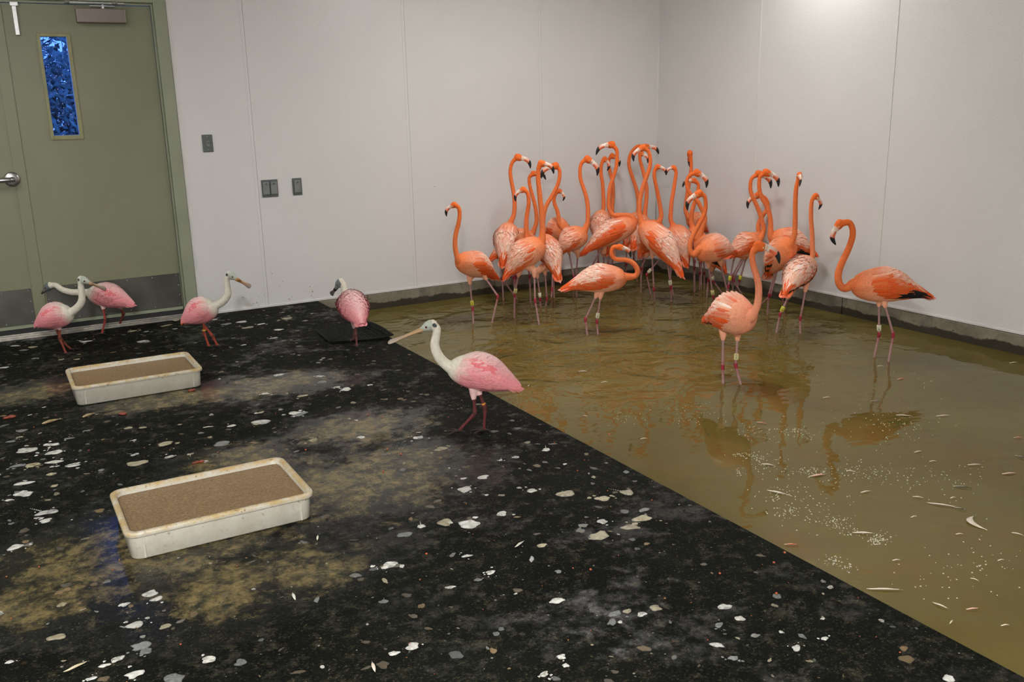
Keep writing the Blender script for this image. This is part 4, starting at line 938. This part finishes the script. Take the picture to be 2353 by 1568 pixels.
def droppings():
    rg = random.Random(3); mb = MB()
    WH = srgb(226, 226, 218); GR = srgb(130, 134, 132); TN = srgb(186, 176, 144)
    for (x, y, w) in DR:
        g = onz(x, y); s = (g-C0)@F_/FPX; r = w*.47*s
        if g[0] > EDGE-.02: continue
        c = WH if rg.random() < .62 else (TN if rg.random() < .6 else GR); c = lerp3(c, (.1, .1, .09), rg.uniform(0, .35))
        asp = rg.uniform(.6, .95); blob(mb, g[0], g[1], r, c, asp, rg.uniform(-.4, .4), rg=rg)
        if rg.random() < .55:
            for _ in range(rg.randint(1, 5)):
                a = rg.uniform(0, 6.28); d = r*rg.uniform(1.1, 2.0); blob(mb, g[0]+d*math.cos(a), g[1]+d*math.sin(a), r*rg.uniform(.08, .3), c, 1, 0, rg=rg)
        if rg.random() < .12:
            a = rg.uniform(0, 6.28)
            for k in range(6): blob(mb, g[0]+(r+k*r*.3)*math.cos(a), g[1]+(r+k*r*.3)*math.sin(a), r*.12*(1-k*.1), c, 1, 0, rg=rg)
    for i in range(1700):
        x = rg.uniform(-.9, EDGE-.03); y = rg.uniform(1.25, YW-.08); r = .0025+.017*rg.random()**2.4
        if (.23 < x < .92 and (3.02 < y < 3.52 or 4.95 < y < 5.46)) or (x > 1.76 and 5.36 < y < 5.88): continue
        c = rg.choice([WH, TN, GR, GR, srgb(150, 120, 70), srgb(96, 80, 52)]); c = lerp3(c, (.02, .02, .018), rg.uniform(.25, .9))
        blob(mb, x, y, r, c, rg.uniform(.35, 1), rg.uniform(0, 3), .0009, rg=rg)
    o = mb.build('droppings', DROPM, None, True, True); o['kind'] = 'stuff'; tag(o, 'white and grey bird droppings dried on the black platform', 'droppings')
    # bits of red feed and grit
    mb = MB()
    for i in range(420):
        x = rg.uniform(-.9, EDGE-.03); y = rg.uniform(1.25, YW-.1); r = rg.uniform(.0015, .0035)
        if (.23 < x < .92 and (3.02 < y < 3.52 or 4.95 < y < 5.46)) or (x > 1.76 and 5.36 < y < 5.88): continue
        mb.sphere((x, y, r*.7), r, r, r*.8, 6, 4, c=rg.choice([srgb(170, 80, 40), srgb(150, 100, 50), srgb(110, 50, 30), srgb(60, 55, 45)]))
    for (x, y) in ((703, 1035), (1400, 1000), (890, 1034), (921, 1045), (1803, 1272), (1778, 1295), (1654, 1320), (1784, 1366), (980, 1275), (1357, 1311), (881, 1085)):
        g = onz(x, y); mb.sphere((g[0], g[1], .003), .0045, .0045, .0035, 7, 5, c=srgb(176, 84, 44))
    o = mb.build('feed_crumbs', DROPM, None, True, True); o['kind'] = 'stuff'; tag(o, 'red and brown feed crumbs scattered over the black platform', 'crumbs')
droppings()
def smears():
    rg = random.Random(5); mb = MB()
    # px marks on the back wall low down
    def onw(x, y): d = ray(x, y); return C0+d*(YW/d[1])
    for (x, y, n, sx, sy) in ((566, 686, 5, 7, 2), (607, 681, 7, 8, 3), (612, 693, 5, 2, 6), (716, 672, 9, 3, 9), (700, 668, 6, 14, 3), (680, 690, 8, 16, 3), (590, 700, 5, 20, 4), (650, 640, 3, 10, 20)):
        for _ in range(n):
            g = onw(x+rg.gauss(0, sx), y+rg.gauss(0, sy)); r = rg.uniform(.001, .005); k = len(mb.v)
            blob(mb, 0, 0, r, lerp3(srgb(150, 130, 60), srgb(120, 100, 60), rg.random()), rg.uniform(.4, 1), rg.uniform(0, 3), .0006, rg=rg)
            for i in range(k, len(mb.v)):
                v = mb.v[i]; mb.v[i] = (g[0]+v[0], YW-.0008-v[2], max(.02, g[2])+v[1])
    o = mb.build('wall_smears', DROPM, None, True, True); o['kind'] = 'stuff'; tag(o, 'yellow brown dirt smears low on the white wall near the pool corner', 'dirt')
smears()

def lump(px, py, w, label, n=9):
    g = onz(px, py); s = (g-C0)@F_/FPX; r = w*.5*s; rg = random.Random(int(px)); mb = MB()
    for i in range(n):
        a = rg.uniform(0, 6.28); d = r*.65*rg.random(); rr = r*rg.uniform(.25, .42)
        mb.sphere((d*math.cos(a), d*math.sin(a)*.7, rr*.42), rr, rr*.8, rr*.5, 9, 6)
    o = mb.build('food_lump', LUMPM, None, True); o.location = (g[0], g[1], 0); tag(o, label, 'food scrap', 'red food lumps on the platform')
lump(22, 961, 32, 'red lump of food at the left edge below the farther tub')
lump(283, 953, 26, 'small red lump of food just below the farther tub')
lump(455, 1064, 32, 'red lump of food behind the rim of the nearer tub')
lump(437, 899, 26, 'red lump of food stuck against the front of the farther tub')
lump(203, 1036, 10, 'tiny red food morsel among the droppings between the two tubs', 5)
def fish(px, py, w, ang, label):
    g = onz(px, py); s = (g-C0)@F_/FPX; L = w*s
    t = empty('small_fish', (g[0], g[1], 0), label, 'fish', 'dried fish on the platform'); t.rotation_euler = (0, 0, ang)
    mb = MB(); mb.tube([(-L*.5, 0, .006), (-L*.4, 0, .007), (-L*.15, 0, .009), (L*.15, .001, .008), (L*.36, .004, .006)], [.002, .007, .010, .007, .003], 10, ry=[.002, .005, .0075, .005, .002]); mb.build('fish_body', FISHM, t, True)
    mb = MB(); mb.add([(L*.33, .004, .006), (L*.5, -.012, .007), (L*.45, .004, .006), (L*.5, .016, .007), (L*.33, .004, .003)], [(0, 1, 2), (0, 2, 3), (4, 2, 1), (4, 3, 2)]); mb.build('tail_fin', FISHM, t)
FISHM = m_simple('dried_fish_skin', srgb(150, 132, 96), .45, nsc=60, amt=.35)
fish(120, 971, 46, .35, 'dried tan minnow on the black floor below the left end of the farther tub')
fish(205, 957, 34, .55, 'dried tan minnow lying between the red food lumps and the farther tub')

FEA = {}
def float_feather(px, py, w, ang, col, label, name='feather', cat='feather', z=None, curve=.0, wid=.16, group=None, lift=.0):
    z = WZ if z is None else z
    g = onz(px, py, z); s = (g-C0)@F_/FPX; L = w*s
    ca = X0*math.cos(ang)+FH*math.sin(ang); cb = np.cross([0, 0, 1.0], ca)
    n = 9; V = []; Cc = []
    for i in range(n+1):
        u = i/n-.5; ww = L*wid*math.sin(min(1, (i/n)*1.15)*math.pi)**.6 if i < n else 0
        c = ca*(u*L)+cb*(curve*L*(u*u-.25)*4*-.25)
        zz = .002+lift*(u+.5)**2*L+.004*math.cos(u*3)
        V += [c-cb*ww*.5+np.array([0, 0, zz]), c+np.array([0, 0, zz+.0018]), c+cb*ww*.5+np.array([0, 0, zz])]
        Cc += [col]*3
    Fc = []
    for i in range(n):
        for j in (0, 1): Fc.append((i*3+j, i*3+j+1, (i+1)*3+j+1, (i+1)*3+j))
    t = empty(name, (g[0], g[1], z), label, cat, group)
    mesh_obj('vane', V, Fc, FLOATM, t, True, Cc)
    sh = MB(); sh.tube([V[1]-ca*L*.06, V[13], V[3*n-2]], [.0011, .0008, .0004], 5); sh.build('quill', QUILLM, t, True)
    return t
FLOATM = m_plain_v('loose_feather', .5); QUILLM = m_simple('feather_quill', (.7, .66, .52), .4)
PW = srgb(226, 214, 196); PP = srgb(226, 170, 150); PO = srgb(206, 96, 58); PB = (.02, .02, .018)
SW = 'small whitish feather floating on the calm right part of the pool'
for a in [
 (1751, 974, 22, -.5, PO, 'orange feather floating at the left of the bubble patches'),
 (1881, 1094, 44, .25, PP, 'pinkish feather floating in the middle of the bubbles'),
 (1766, 1070, 28, -.4, PW, 'white feather floating at the upper left bubbles'),
 (1787, 1134, 46, -.6, PW, 'long thin white feather floating left of the bubble cluster'),
 (1990, 1132, 26, .3, PW, 'short bright white feather floating right of the bubbles'),
 (2213, 1122, 38, -.35, PB, 'long black feather floating toward the right edge'),
 (2207, 1172, 24, -.7, PB, 'short thick black feather floating beside the long white quill'),
 (2168, 1163, 62, -.45, PW, 'long straight white quill feather floating next to the short black feather'),
 (2339, 1230, 24, -.7, PW, 'white feather floating at the right edge of the picture'),
 (1985, 1227, 46, -.15, PW, 'white feather floating beside the dense bubble raft'),
 (1819, 1254, 30, -.1, PO, 'orange tipped white feather floating by the platform edge'),
 (2035, 1357, 76, -.1, PW, 'very long pale feather floating near the platform edge'),
 (2162, 1395, 36, -.9, PW, 'slim white feather floating at the lower right'),
 (2186, 1432, 20, .8, PW, 'small white feather floating nearest the lower platform edge'),
 (2015, 924, 24, -.2, PB, 'black feather floating below the lone right flamingo'),
 (2347, 1053, 26, -1.0, PB, 'black feather sticking up at the right edge'),
 (2236, 1402, 30, .1, PP, 'pink feather floating at the lower right'),
 (2341, 1008, 20, -.1, PO, 'orange feather floating at the right edge, above the black one'),
 (2320, 1090, 34, .1, PP, 'pale pink feather floating left of the black feather at the right edge'),
 (2070, 872, 22, .5, PO, 'orange feather floating just below the right flamingo legs'),
 (2023, 843, 14, .1, PW, 'white feather between the legs of the right flamingo')]:
    float_feather(*a[:5], a[5], wid=.10 if a[2] > 50 else .17)
float_feather(2256, 1202, 78, 1.35, PW, 'big curved pale feather floating like a crescent near the right edge', curve=1.3, wid=.2)
for (x, y, w, a) in ((2079, 957, 34, -.3), (2168, 957, 32, .1), (2110, 1040, 20, .3), (2144, 1062, 16, .1), (1955, 1085, 18, -.5), (2190, 1146, 14, .3), (2110, 1145, 22, -.4), (2240, 1070, 30, .0), (2100, 1190, 16, .3), (2060, 1290, 18, .1), (2240, 1335, 18, -.8), (2300, 1290, 16, .2), (1345, 958, 12, -.8), (1480, 1010, 16, .2), (2330, 835, 20, .1), (1215, 888, 12, 1.2), (1340, 855, 20, .0), (1390, 880, 16, .2), (2205, 1230, 16, 0), (2310, 1440, 20, .1), (1900, 915, 18, .2)):
    float_feather(x, y, w, a, lerp3(PW, PP, .3), SW, group='small pale feathers on the pool')
for a in [(178, 1535, 54, .75, srgb(190, 176, 140), 'tan feather on the black floor near the lower left corner'), (858, 1535, 40, 1.9, srgb(214, 196, 180), 'pale feather on the floor at the bottom centre'),
          (675, 1373, 34, 2.0, srgb(196, 196, 190), 'grey white feather standing off the floor below the nearer tub'), (730, 1238, 24, 1.7, srgb(206, 200, 186), 'small white feather on the floor right of the nearer tub'),
          (1195, 1253, 34, .9, srgb(190, 190, 180), 'thin white feather on the floor below the striding spoonbill'), (480, 884 + 100, 24, .1, srgb(200, 196, 184), 'short white feather on the floor between the tubs')]:
    float_feather(*a[:5], a[5], z=.0015, wid=.2, lift=.05)
def bubbles():
    rg = random.Random(11); mb = MB()
    cl = [(1735, 1052, 22, 9, 60), (1700, 1045, 10, 5, 16), (1700, 1088, 8, 6, 16), (1775, 1080, 30, 14, 26), (1860, 1085, 28, 7, 60), (1800, 1135, 30, 16, 60), (1960, 1080, 35, 16, 50), (2020, 1090, 25, 14, 25), (1825, 1175, 25, 10, 36), (1920, 1200, 24, 10, 50), (1790, 1180, 20, 8, 14), (1950, 1222, 30, 10, 30), (2020, 1240, 18, 9, 75), (1912, 1290, 16, 8, 30), (1950, 1305, 14, 8, 18), (2100, 1100, 40, 20, 30), (1735, 990, 40, 16, 50), (1830, 995, 30, 10, 55), (2060, 975, 50, 14, 50), (2200, 1100, 60, 30, 40), (2170, 1330, 60, 40, 36), (2280, 1290, 40, 50, 30), (1590, 950, 50, 16, 40), (1440, 960, 30, 10, 25), (2000, 1000, 200, 120, 90), (1880, 1150, 90, 60, 60)]
    for x, y, sx, sy, n in cl:
        for _ in range(n):
            g = onz(x+rg.gauss(0, sx*.8), y+rg.gauss(0, sy*.8), WZ); r = rg.uniform(.0014, .0033)
            if g[0] < EDGE+.01 or g[0] > XR-.03: continue
            mb.sphere((g[0], g[1], WZ+r*.1), r, r, r*.8, 8, 5)
    o = mb.build('water_bubbles', BUBM, None, True); o['kind'] = 'stuff'; tag(o, 'clusters of tiny glinting bubbles on the olive water', 'bubbles')
bubbles()
